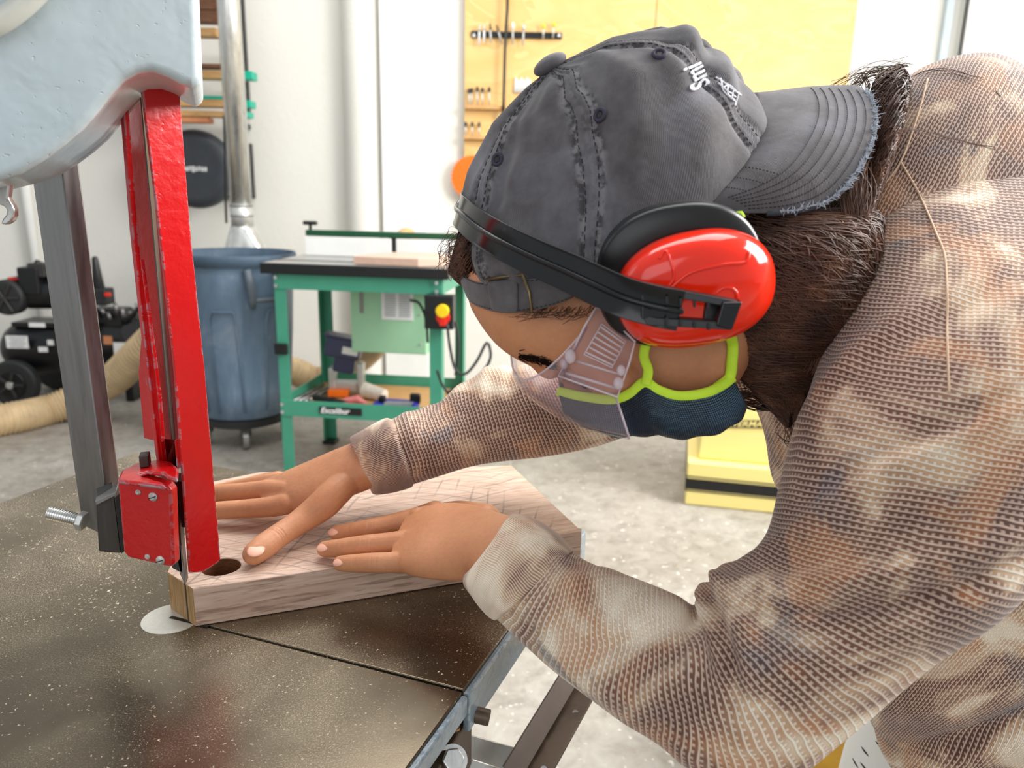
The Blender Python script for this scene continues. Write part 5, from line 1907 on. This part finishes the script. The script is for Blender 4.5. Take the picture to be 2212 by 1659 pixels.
# stitching: dashes either side of each seam
st = MB()
def cap_surf(ph, v):
    fi = np.interp(v, vs_, np.arange(NV)); i = int(min(fi, NV - 2)); a = fi - i
    fj = (ph % (2 * PI)) / (2 * PI) * NP; j = int(fj); b = fj - j
    G_ = CG; N_ = nn
    p = (G_[i, j] * (1 - a) * (1 - b) + G_[i + 1, j] * a * (1 - b) + G_[i, j + 1] * (1 - a) * b + G_[i + 1, j + 1] * a * b)
    return p + N_[i, j] * .0004
for s_ in seams:
    for side in (-1, 1):
        v = .02
        while v < .93:
            r = .095 * (1 - .9 * v ** 2) + .004
            p = cap_surf(s_ + side * .0048 / r, v); q = cap_surf(s_ + side * .0048 / r, v + .014)
            st.tube([p, q], .00032, 4)
            v += .024
st.build('stitching', M['stitch'], cap)
# eyelets
def eyelet(x, y):
    p = drape(cap_tree, x, y, .0006)
    h = cap_tree.ray_cast(Vector(CAM), Vector(ray(x, y)).normalized())
    n = np.array(h[1]); n = n if np.dot(n, ray(x, y)) < 0 else -n
    a = nrm(np.cross(n, UP)); b = np.cross(n, a)
    mb = MB()
    mb.tube([p + a * .0034 * math.cos(t) + b * .0034 * math.sin(t) for t in np.linspace(0, 2 * PI, 21)], .0013, 8, cap=False)
    e_ = mb.build('eyelet', M['eyelet'], cap, smooth=True)
    mb = MB(); mb.tube([p - n * .0006, p + n * .0004], .0018, 12); mb.build('eyelet_hole', M['black'], cap)
eyelet(1297, 249); eyelet(1424, 118)
try: eyelet(1076, 345)
except Exception: pass
# brim
BI = [(1492, 455, .462), (1545, 400, .468), (1590, 345, .478), (1625, 283, .492), (1642, 243, .505), (1640, 208, .525), (1625, 225, .56), (1590, 285, .585)]
BO = [(1560, 461, .464), (1712, 456, .466), (1800, 425, .470), (1860, 352, .480), (1887, 275, .496), (1878, 216, .516), (1842, 188, .538), (1770, 225, .575)]
I_ = catmull([P(x - 10, y - 3, z) for x, y, z in BI], 60); O_ = catmull([P(*q) for q in BO], 60)
nr_ = 26
BG = np.zeros((nr_, 60, 3)); BU = np.zeros((nr_, 60, 2))
for i in range(nr_):
    t = i / (nr_ - 1)
    for j in range(60):
        base_ = I_[j] * (1 - t) + O_[j] * t
        BG[i, j] = base_ - FW * .006 * math.sin(PI * t) * (1 if j < 40 else 0) * math.sin(PI * min(1, j / 40)) + UP * .003 * math.sin(PI * t)
        BU[i, j] = (j * .0035, t * .075)
bm_b = MB(); bm_b.grid(BG, BU)
brim = bm_b.build('brim', M['cap'], cap, smooth=True, solid=.0028)
br_tree = bvh(bm_b.v, bm_b.f)
st = MB()
def bri(t, j):
    fi = t * (nr_ - 1); i = int(min(fi, nr_ - 2)); a = fi - i
    jj = int(min(j, 58)); b = j - jj
    return (BG[i, jj] * (1 - a) + BG[i + 1, jj] * a) * (1 - b) + (BG[i, jj + 1] * (1 - a) + BG[i + 1, jj + 1] * a) * b
off_ = -FW * .0020 + UP * .0006
for k, t in enumerate((.52, .60, .68, .76, .84, .92)):
    j = 4.0
    while j < 45:
        st.tube([bri(t, j) + off_, bri(t, j + .38) + off_], .00032, 4)
        j += .62
for j0 in (6, 9.5, 13):
    t = .05
    while t < .5:
        st.tube([bri(t, j0 + 3 * t) + off_, bri(t + .02, j0 + 3 * t) + off_], .00032, 4); t += .034
st.build('brim_stitching', M['stitch'], cap)
# worn frayed edge
fr = MB()
fr.tube([O_[j] + RT * .0006 for j in range(6, 46)], .0019, 8)
fr.build('brim_edge', plain('worn_edge', srgb(66, 72, 80), .8, 0, .2, 300), cap, smooth=True)
fr = MB()
for i in range(420):
    j = rng.uniform(8, 46)
    p = O_[int(j)] * (1 - j % 1) + O_[min(int(j) + 1, 59)] * (j % 1)
    d = rng.normal(size=3) * .0016 + RT * .0008 - FW * .001
    p = p - FW * .002 - RT * .001 * rng.random()
    fr.tube([p, p + d * .6, p + d + rng.normal(size=3) * .0008], [.0004, .0003, .0001], 4)
fr.build('frayed_threads', M['fray'], cap)

# lettering on the front panel, draped over the cap
def drape_text(body, size, origin, xd, yd, tree, off, mat, name, parent, squash=1.0):
    cu = bpy.data.curves.new(name, 'FONT'); cu.body = body; cu.size = size; cu.offset = size * .02; cu.resolution_u = 3
    tmp = bpy.data.objects.new(name, cu); COL.objects.link(tmp)
    me = bpy.data.meshes.new_from_object(tmp.evaluated_get(bpy.context.evaluated_depsgraph_get()))
    bpy.data.objects.remove(tmp)
    import bmesh
    bm = bmesh.new(); bm.from_mesh(me)
    bmesh.ops.subdivide_edges(bm, edges=bm.edges, cuts=2, use_grid_fill=True)
    vs, fs = [], []
    bm.verts.ensure_lookup_table()
    ok = []
    for v in bm.verts:
        x = origin[0] + xd[0] * v.co[0] * squash + yd[0] * v.co[1]
        y = origin[1] + xd[1] * v.co[0] * squash + yd[1] * v.co[1]
        p = drape(tree, x, y, off)
        ok.append(p is not None); vs.append(p if p is not None else CAM)
    for f_ in bm.faces:
        if all(ok[v.index] for v in f_.verts):
            q = [vs[v.index] for v in f_.verts]
            if max(np.linalg.norm(q[0] - z) for z in q) < .02:
                fs.append([v.index for v in f_.verts])
    bm.free()
    used = sorted({i for f_ in fs for i in f_}); mp = {k: i for i, k in enumerate(used)}
    if used:
        MB().add([vs[k] for k in used], [[mp[i] for i in f_] for f_ in fs]).build(name, mat, parent, solid=.0008)
M['embroidery'] = plain('white_embroidery', srgb(236, 236, 242), .7)
drape_text('Smi', 62, (1533, 183), (-.42, -.90), (-.90, .42), cap_tree, .0008, M['embroidery'], 'embroidered_text', cap, .62)
em = MB()
for pth in ([(1546, 168), (1560, 176), (1580, 192), (1598, 206)], [(1552, 180), (1570, 196), (1588, 210)], [(1556, 170), (1562, 196), (1580, 214)], [(1570, 180), (1572, 204), (1584, 216)], [(1584, 192), (1580, 212), (1590, 222)], [(1560, 190), (1575, 185), (1590, 200)], [(1594, 200), (1590, 215), (1586, 228)]):
    q = drape_path(cap_tree, pth, 12, .0007)
    if len(q) > 2: em.tube(q, .0005, 5)
if em.v: em.build('embroidered_emblem', M['embroidery'], cap)

# strap with brass buckle across the forehead
def hpt(x, y, off, z, zmax=9):
    p = drape(hv_tree, x, y, off)
    q = P(x, y, z)
    if p is None: return q
    return p if np.dot(p - CAM, FW) < z else q
top_l = [(990, 585), (1010, 600), (1050, 610), (1100, 604), (1165, 600), (1215, 604), (1242, 618)]
bot_l = [(1004, 628), (1018, 655), (1058, 672), (1105, 678), (1172, 668), (1222, 652), (1240, 642)]
zst = [.530, .507, .486, .470, .457, .450, .448]
Sg = np.array([catmull([hpt(x, y, .0035, z) for (x, y), z in zip(top_l, zst)], 40), catmull([hpt((a[0] + b[0]) / 2, (a[1] + b[1]) / 2, .005, z - .002) for a, b, z in zip(top_l, bot_l, zst)], 40), catmull([hpt(x, y, .0035, z) for (x, y), z in zip(bot_l, zst)], 40)])
su = np.zeros((3, 40, 2)); su[..., 0] = np.arange(40) * .003; su[..., 1] = np.arange(3)[:, None] * .008
MB().grid(Sg, su).build('strap', M['cap'], cap, smooth=True, solid=.0022, sub=1)
k0_, k1_ = 17, 26
kp = MB(); kp.grid(Sg[:, k0_:k1_] - FW * .003, su[:, k0_:k1_]); kp.build('strap_keeper', M['cap'], cap, smooth=True, solid=.0025, sub=1)
bu = MB()
qa = [Sg[0, k0_] - FW * .005 + UP * .001, Sg[0, k1_] - FW * .005 + UP * .0015, Sg[2, k1_ + 2] - FW * .005 - UP * .001]
bu.tube([qa[0], (qa[0] + qa[1]) / 2 - FW * .001, qa[1], (qa[1] + qa[2]) / 2 + RT * .0015 - FW * .001, qa[2]], .0009, 8)
bu.build('buckle', M['brass'], cap, smooth=True)
stt = MB()
for row, f_ in ((0, .16), (2, .16)):
    for j in range(0, 39):
        a = Sg[row, j] * (1 - f_) + Sg[1, j] * f_ - FW * .0016; b = Sg[row, j + 1] * (1 - f_) + Sg[1, j + 1] * f_ - FW * .0016
        stt.tube([a, a * .45 + b * .55], .0003, 4)
stt.build('strap_stitching', M['stitch'], cap)

# ------------------------------------------------------------------ ear defenders
muff = empty('ear_defenders', P(1490, 620, .44), 'red ear defenders with a black headband worn over the grey cap', 'ear defenders')
ma = nrm(RT - LAT * np.dot(RT, LAT)); mc = np.cross(ma, LAT); mc = mc if np.dot(mc, UP) > 0 else -mc
def mring(cx, cy, z, rx, ry, rot=0, e=2.3, M_=72):
    c = P(cx, cy, z); s_ = z / FPX
    th = np.linspace(0, 2 * PI, M_ + 1)
    X = np.sign(np.cos(th)) * np.abs(np.cos(th)) ** (2 / e) * rx * s_; Y = np.sign(np.sin(th)) * np.abs(np.sin(th)) ** (2 / e) * ry * s_ / .93
    r = math.radians(rot)
    return c + np.outer(X * math.cos(r) - Y * math.sin(r), ma) + np.outer(X * math.sin(r) + Y * math.cos(r), mc)
G = np.array([mring(*q) for q in ((1452, 580, .475, 120, 100, 8), (1455, 585, .462, 158, 136, 8), (1460, 592, .455, 172, 146, 8), (1463, 595, .449, 170, 144, 8), (1463, 595, .447, 150, 120, 8))])
MB().grid(G).build('cushion', M['blackrub'], muff, smooth=True)
G = np.array([mring(*q) for q in ((1464, 596, .450, 140, 110, 8), (1464, 596, .449, 174, 145, 8), (1466, 598, .444, 180, 149, 8), (1468, 600, .436, 180, 147, 8), (1470, 603, .433, 174, 141, 8), (1475, 606, .4325, 120, 90, 8), (1475, 606, .4325, 1, 1, 8))])
MB().grid(G).build('cup_plate', M['black'], muff, smooth=True)
G = np.array([mring(*q) for q in ((1497, 622, .438, 158, 112, 10), (1499, 624, .436, 168, 119, 10), (1501, 627, .430, 172, 122, 10), (1503, 629, .422, 172, 121, 10), (1503, 631, .414, 167, 117, 10), (1501, 633, .407, 155, 106, 10), (1499, 635, .402, 134, 88, 10), (1497, 636, .3995, 100, 62, 10), (1495, 637, .3985, 60, 36, 10), (1495, 637, .398, 1, 1, 10))])
shell = MB().grid(G).build('ear_cup', M['orangered'], muff, smooth=True)
shell['label'] = 'glossy red ear cup'
# raised rib and pivot ring on the shell
sh_tree = bvh(G.reshape(-1, 3), [(i * 73 + j, i * 73 + j + 1, (i + 1) * 73 + j + 1, (i + 1) * 73 + j) for i in range(9) for j in range(72)])
q = drape_path(sh_tree, [(1425, 560), (1437, 520 + 22), (1450, 570), (1455, 600), (1440, 625)], 30, .0002)
ridge = drape_path(sh_tree, [(1445, 625), (1490, 590), (1560, 572), (1610, 566), (1618, 545)], 40, .0002)
MB().tube(ridge, .0010, 6).build('cup_ridge', M['orangered'], muff, smooth=True)
if len(q) > 3: MB().tube(q, .0008, 6).build('cup_ridge', M['orangered'], muff, smooth=True)
pv = drape(sh_tree, 1568, 645, .0)
MB().tube([pv + ma * .006 * math.cos(t) + mc * .006 * math.sin(t) for t in np.linspace(0, 2 * PI, 25)], .001, 6, cap=False).build('pivot_ring', M['orangered'], muff, smooth=True)
# far side cup
def mirror(p, c0=None):
    c0 = P(1322, 500, HZ) if c0 is None else c0
    return p - 2 * np.dot(p - c0, LAT) * LAT
G = np.array([[mirror(p) for p in mring(*q)] for q in ((1452, 580, .475, 120, 100, 8), (1460, 592, .455, 172, 146, 8), (1468, 600, .436, 180, 147, 8), (1470, 603, .433, 120, 90, 8), (1475, 606, .4325, 1, 1, 8))])
MB().grid(G).build('cup_plate', M['black'], muff, smooth=True)
G = np.array([[mirror(p) for p in mring(*q)] for q in ((1497, 622, .438, 158, 112, 10), (1501, 627, .430, 172, 122, 10), (1503, 631, .414, 167, 117, 10), (1499, 635, .402, 134, 88, 10), (1495, 637, .398, 1, 1, 10))])
MB().grid(G).build('ear_cup', M['orangered'], muff, smooth=True)['label'] = 'glossy red ear cup'
# headband
bp_ = [(1470, 670, .386), (1420, 661, .387), (1350, 642, .393), (1290, 616, .402), (1230, 588, .414), (1150, 553, .430), (1080, 518, .448), (1032, 488, .470), (1003, 463, .497), (994, 450, .53)]
bpts = [P(*q) for q in bp_]
bpts += [mirror(q) + UP * .0 for q in bpts[-2::-1]]
BK = catmull(bpts, 150)
hcen = P(1330, 560, HZ)
nb_ = len(BK)
def band(half, thick, off, rng_=(0, 150), name='headband', mat='blackgloss', prof=None):
    prof = prof or [(-half, 0), (-half, thick), (-half * .8, thick * .75), (half * .8, thick * .75), (half, thick), (half, 0)]
    rows = []
    for i in range(*rng_):
        t = nrm(BK[min(i + 1, nb_ - 1)] - BK[max(i - 1, 0)])
        o = BK[i] - hcen
        o = nrm(o - t * np.dot(o, t))
        w = np.cross(t, o)
        rows.append([BK[i] + w * a + o * (b + off) for a, b in prof])
    return MB().grid(np.array(rows), closed=True).build(name, M[mat], muff, bevel=.0006, smooth=False)
band(.0104, .0026, 0)
rows = []
for i in range(0, 150):
    t = nrm(BK[min(i + 1, nb_ - 1)] - BK[max(i - 1, 0)]); o = BK[i] - hcen; o = nrm(o - t * np.dot(o, t))
    rows.append(BK[i] + o * .0028)
MB().tube(rows, .0016, 10, round_ends=True).build('headband_ridge', M['blackgloss'], muff, smooth=True)
# fork at the end of the band
def slab(pts, z0, dz, name, mt, bev=.0006):
    q = [P(x, y, z) for (x, y), z in zip(pts, z0 if hasattr(z0, '__len__') else [z0] * len(pts))]
    return MB().prism(q, LAT * -dz).build(name, M[mt], muff, bevel=bev)
slab([(1388, 612), (1602, 653), (1599, 667), (1420, 638), (1390, 634)], [.387, .381, .381, .386, .387], .005, 'fork_arm', 'black')
slab([(1386, 680), (1420, 686), (1584, 697), (1580, 714), (1398, 703)], [.387, .386, .381, .381, .386], .005, 'fork_arm', 'black')
slab([(1562, 654), (1604, 653), (1582, 714), (1548, 702)], .380, .006, 'fork_end', 'blackgloss')
slab([(1386, 614), (1424, 634), (1422, 690), (1386, 690)], .3865, .005, 'fork_root', 'blackgloss')
mb = MB()
for i in range(4):
    for yy, dy in ((648, 3.5), (694, 2.6)):
        x = 1440 + i * 30
        mb.box(P(x, yy + (x - 1440) * .13, .3815), (.0012, .0012, .0035), (RT, FW, UP))
mb.build('fork_marks', M['black'], muff)
slab([(1526, 652), (1564, 656), (1554, 703), (1520, 697)], .390, .004, 'fork_slider', 'black')

# ------------------------------------------------------------------ half-wrap shells (mask, lens)
def mirror_f(p): return mirror(p, P(1322, 500, HZ))
def wrap(stations, n=60, M_=48, e=2.3, wob=0):
    """stations: near edge point N, front point A (on the sagittal plane)"""
    N_ = catmull([s[0] for s in stations], n); A_ = catmull([s[1] for s in stations], n)
    G = np.zeros((n, M_ + 1, 3)); U_ = np.zeros((n, M_ + 1, 2))
    for i in range(n):
        F_ = mirror_f(N_[i]); c = (N_[i] + F_) / 2
        for j in range(M_ + 1):
            th = -PI / 2 + PI * j / M_
            s = np.sign(math.sin(th)) * abs(math.sin(th)) ** (2 / e); k = abs(math.cos(th)) ** (2 / e)
            G[i, j] = c + (N_[i] - c) * (-s) + (A_[i] - c) * k
            if wob:
                G[i, j] += (A_[i] - c) / np.linalg.norm(A_[i] - c) * wob * math.sin(i * .55 + 3 * math.sin(j * .3)) * math.cos(th)
            U_[i, j] = (i * .0035, j * .0042)
    return G, U_
mk = empty('face_mask', P(1390, 880, .50), 'navy mesh face mask with neon yellow trim', 'face mask')
trim = [(1206, 846), (1262, 858), (1328, 858), (1360, 846), (1392, 826), (1418, 842), (1462, 856), (1520, 850), (1560, 832), (1576, 812)]
bot = [(1212, 846), (1236, 862), (1272, 873), (1310, 878), (1350, 880), (1400, 883), (1460, 880), (1520, 868), (1552, 856), (1570, 832)]
zt = [.500, .484, .473, .469, .466, .466, .467, .470, .476, .482]
NN = [hpt(x, y, .0025, z) for (x, y), z in zip(trim, zt)]
G, U_ = wrap([(a, P(x, y, HZ)) for a, (x, y) in zip(NN, bot)], 70, 60, 2.2, .0012)
mm = MB().grid(G, U_).build('mask_cloth', M['mask'], mk, smooth=True, solid=.001)
NK_ = catmull(NN, 120)
def flat_ribbon(pts, hw, th, name, mat, par, facing=None):
    rows = []
    for i in range(len(pts)):
        t = nrm(pts[min(i + 1, len(pts) - 1)] - pts[max(i - 1, 0)])
        o = nrm(CAM - pts[i]) if facing is None else facing
        o = nrm(o - t * np.dot(o, t)); w = np.cross(t, o)
        rows.append([pts[i] + w * hw * math.cos(a) + o * th * math.sin(a) for a in np.linspace(0, 2 * PI, 13)[:-1]])
    return MB().grid(np.array(rows), closed=True).build(name, mat, par, smooth=True)
flat_ribbon(NK_ - FW * .0012, .0033, .0015, 'mask_trim', M['neon'], mk)
flat_ribbon(np.array([mirror_f(p) for p in NK_]), .0033, .0015, 'mask_trim', M['neon'], mk)
lp = [hpt(x, y, .003, z) for x, y, z in ((1395, 830, .463), (1400, 800, .462), (1391, 770, .462), (1396, 742, .46), (1405, 728, .46))]
flat_ribbon(catmull(lp, 30), .0030, .0016, 'ear_loop', M['neon'], mk)
lp = [hpt(x, y, .003, z) for x, y, z in ((1548, 838, .474), (1570, 812, .478), (1576, 780, .478), (1578, 742, .474), (1572, 715, .455))]
flat_ribbon(catmull(lp, 30), .0034, .0018, 'ear_loop', M['neon'], mk)
MB().tube([P(x, y, .455) for x, y in ((1590, 462), (1600, 460), (1606, 470))], .0016, 6).build('ear_loop', M['neon'], mk)

# ------------------------------------------------------------------ goggles
gg = empty('safety_goggles', P(1260, 800, .46), 'clear plastic safety goggles over the eyes', 'goggles')
sz = .452
zs = {(1292, 668): .456, (1372, 740): .449, (1334, 856): .452, (1205, 806): .458}
corners = [(1288, 664), (1300, 668), (1372, 738), (1360, 782), (1334, 858), (1206, 812), (1240, 752), (1262, 706)]
zc = [.450, .450, .444, .444, .448, .458, .455, .451]
q = [P(x, y, z) for (x, y), z in zip(corners, zc)]
MB().prism(q, -LAT * .0016).build('side_shield', M['clear'], gg)
ed = MB()
loopc = [P(x, y, z - .0008) for (x, y), z in zip(corners, zc)] ; loopc.append(loopc[0])
ed.tube(loopc, .0007, 8)
inner = [(1300, 700), (1352, 738), (1322, 794), (1262, 766), (1300, 700)]
ed.tube([P(x, y, .4465 + .004 * (1350 - x) / 90) for x, y in inner], .0006, 6)
for i in range(6):
    t = (i + .5) / 6
    a = np.array(inner[0]) * (1 - t) + np.array(inner[3]) * t; b = np.array(inner[1]) * (1 - t) + np.array(inner[2]) * t
    ed.tube([P(a[0], a[1], .4465 + .004 * (1350 - a[0]) / 90 - .001), P(b[0], b[1], .4465 - .001)], .0007, 6)
ed.tube([P(1245, 780, .455), P(1350, 812, .447)], .0008, 6)
ed.tube([P(1222, 806, .457), P(1330, 838, .449)], .0010, 6)
ed.build('shield_ribs', M['clearedge'], gg, smooth=True)
for (x, y, z, r) in ((1232, 770, .452, .0034), (1218, 786, .456, .0026), (1342, 800, .444, .0026), (1336, 828, .446, .0030)):
    MB().ell(P(x, y, z), (RT * r, UP * r * 1.3, FW * .003), 8).build('hinge', M['clearedge'], gg, smooth=True)
lens = [(P(1268, 706, .455), P(1104, 764, HZ)), (P(1246, 748, .457), P(1112, 786, HZ)), (P(1228, 776, .459), P(1142, 808, HZ)), (P(1216, 800, .46), P(1190, 830, HZ)), (P(1262, 828, .457), P(1252, 846, HZ)), (P(1330, 856, .451), P(1326, 852, HZ))]
G, U_ = wrap(lens, 40, 48, 2.6)
MB().grid(G).build('lens', M['clear'], gg, smooth=True, solid=.0016)
e1_ = MB()
e1_.tube(list(G[0]), .0006, 8); e1_.tube(list(G[-1]), .0007, 8)
e1_.tube([G[i, 0] for i in range(40)], .0007, 8)
e1_.build('lens_edge', M['clearedge'], gg, smooth=True)
mr = MB()
mr.prism([mirror_f(p) for p in q], LAT * .0016)
mr.build('side_shield', M['clear'], gg)

# ------------------------------------------------------------------ hair
vol = MB()
HK = [ring((1540, 460, .515), (1740, 452, .535), .040), ring((1560, 530, .490), (1822, 470, .54), .046), ring((1566, 600, .484), (1832, 535, .53), .048), ring((1572, 680, .486), (1815, 640, .53), .046), ring((1592, 765, .500), (1800, 735, .535), .040), ring((1664, 850, .52), (1766, 815, .54), .024), ring((1702, 925, .54), (1738, 888, .54), .009)]
HGr, _, HR = loft(HK, 70, 64, folds([], .0015, 60, 5))
capped(vol, HGr)
HK2 = [ring((1830, 395, .555), (1880, 200, .57), .035), ring((1845, 440, .54), (1925, 190, .57), .042), ring((1832, 510, .525), (1945, 240, .565), .045), ring((1812, 590, .505), (1910, 380, .545), .040), ring((1780, 700, .495), (1850, 560, .52), .030)]
HGr2, _, HR2 = loft(HK2, 40, 48, folds([], .001, 60, 5))
capped(vol, HGr2)
# tuft and hairline in the cap opening and at the temple
HK3 = [ring((968, 580, .535), (990, 500, .54), .02), ring((1000, 606, .525), (1030, 470, .53), .040), ring((1040, 625, .525), (1075, 460, .53), .046), ring((1100, 640, .530), (1130, 480, .535), .050)]
HGr3, _, HR3 = loft(HK3, 40, 64)
capped(vol, HGr3)
HK4 = [ring((1190, 664, .500), (1200, 600, .505), .030), ring((1240, 676, .495), (1255, 580, .505), .038), ring((1300, 690, .495), (1320, 570, .505), .040)]
HGr4, _, HR4 = loft(HK4, 20, 48)
capped(vol, HGr4)
hair = vol.build('hair', M['hairdark'], person, smooth=True)
hair['label'] = 'long wavy dark brown hair'
sm = MB()
def strands(R_, n, thr, srange, offr, wamp, wf, rad=.00038, seg=16, sr=1.0):
    N = len(R_)
    for _ in range(n):
        th = rng.uniform(*thr)
        s0 = rng.uniform(*srange[0]); s1 = min(.995, s0 + rng.uniform(*srange[1]))
        off = 1 + rng.uniform(*offr)
        ph = rng.uniform(0, 2 * PI); fr_ = wf * rng.uniform(.6, 1.5); dr = rng.normal() * .5
        wa = wamp * rng.uniform(.3, 1.6)
        pts = []
        for k in range(seg):
            t = k / (seg - 1); s = (s0 + (s1 - s0) * t) * (N - 1)
            i = int(min(s, N - 2)); a = s - i
            q = R_[i] * (1 - a) + R_[i + 1] * a
            tt = th + dr * t + wa * math.sin(fr_ * t * 6 + ph)
            o2 = off + .05 * math.sin(fr_ * t * 6 + ph + 1.5)
            pts.append(q[0] + (q[1] * math.cos(tt) + q[2] * math.sin(tt)) * o2)
        rr = rad * rng.uniform(.6, 1.5)
        sm.tube(pts, [rr * (1 - .6 * k / (seg - 1)) for k in range(seg)], 3, cap=False)
strands(HR, 2300, (PI * .95, PI * 2.05), ((0, .5), (.35, .8)), (.03, .08), .20, 1.9, .0004, 24)
strands(HR, 420, (PI * .9, PI * 2.1), ((.3, .8), (.2, .4)), (.04, .12), .35, 2.6, .0003, 24)
strands(HR2, 900, (PI * .9, PI * 2.1), ((0, .5), (.3, .7)), (.03, .09), .2, 1.5)
strands(HR3, 500, (PI * .5, PI * 1.5), ((0, .15), (.1, .3)), (.0, .06), .1, 1.0)
strands(HR3, 260, (PI * .9, PI * 1.25), ((.2, .9), (.06, .2)), (.0, .035), .06, 1.0)
def arc_strand(pts, z, r=.0003, jit=2, n=1):
    for _ in range(n):
        K = catmull([P(x + rng.normal() * jit, y + rng.normal() * jit, zz_) for (x, y), zz_ in zip(pts, z)], 22)
        sm.tube(list(K), r, 3, cap=False)
arc_strand([(1720, 905), (1660, 872), (1610, 858), (1580, 878), (1600, 895)], [.56, .55, .54, .54, .54], .0004, 6, 26)
arc_strand([(1700, 880), (1640, 880), (1600, 868), (1585, 850), (1612, 845)], [.56, .55, .54, .54, .54], .0004, 5, 14)
arc_strand([(1845, 190), (1880, 160), (1930, 158), (1945, 175), (1935, 205)], [.56] * 5, .00022, 6, 18)
arc_strand([(1842, 182), (1862, 165), (1872, 180), (1872, 210)], [.56] * 4, .00022, 4, 12)
arc_strand([(1995, 195), (2050, 168), (2110, 172), (2155, 200), (2162, 222), (2145, 225)], [.57, .56, .55, .54, .54, .54], .00016, 2, 6)
arc_strand([(1960, 175), (2000, 155), (2050, 152), (2120, 170)], [.57, .56, .55, .54], .0002, 3, 5)
arc_strand([(1850, 460), (1890, 320), (1960, 280), (2060, 300), (2150, 320)], [.55, .52, .485, .455, .44], .00014, 4, 7)
arc_strand([(1800, 190), (1850, 160), (1900, 145), (1960, 140)], [.56] * 4, .00018, 8, 12)
arc_strand([(1840, 640), (1870, 470), (1935, 320), (1990, 210)], [.535, .53, .55, .57], .00024, 12, 50)
arc_strand([(1855, 330), (1850, 430), (1835, 560), (1800, 680), (1760, 790)], [.50, .475, .47, .475, .49], .00032, 16, 90)
arc_strand([(1700, 900), (1720, 960), (1700, 945)], [.56, .56, .56], .0003, 12, 12)
for _ in range(46):
    x0, y0 = rng.uniform(985, 1010), rng.uniform(490, 560)
    arc_strand([(x0, y0), (x0 - rng.uniform(15, 40), y0 + rng.uniform(-20, 30)), (x0 - rng.uniform(20, 50), y0 + rng.uniform(10, 60))], [.53] * 3, .00018, 3, 1)
for _ in range(60):
    x0, y0 = rng.uniform(1150, 1290), 664
    arc_strand([(x0, y0), (x0 - 15, y0 + rng.uniform(8, 20)), (x0 - rng.uniform(20, 60), y0 + rng.uniform(10, 30))], [.462, .459, .462], .00018, 3, 1)
sm.build('hair_strands', M['hair'], hair, smooth=True, fixn=False)
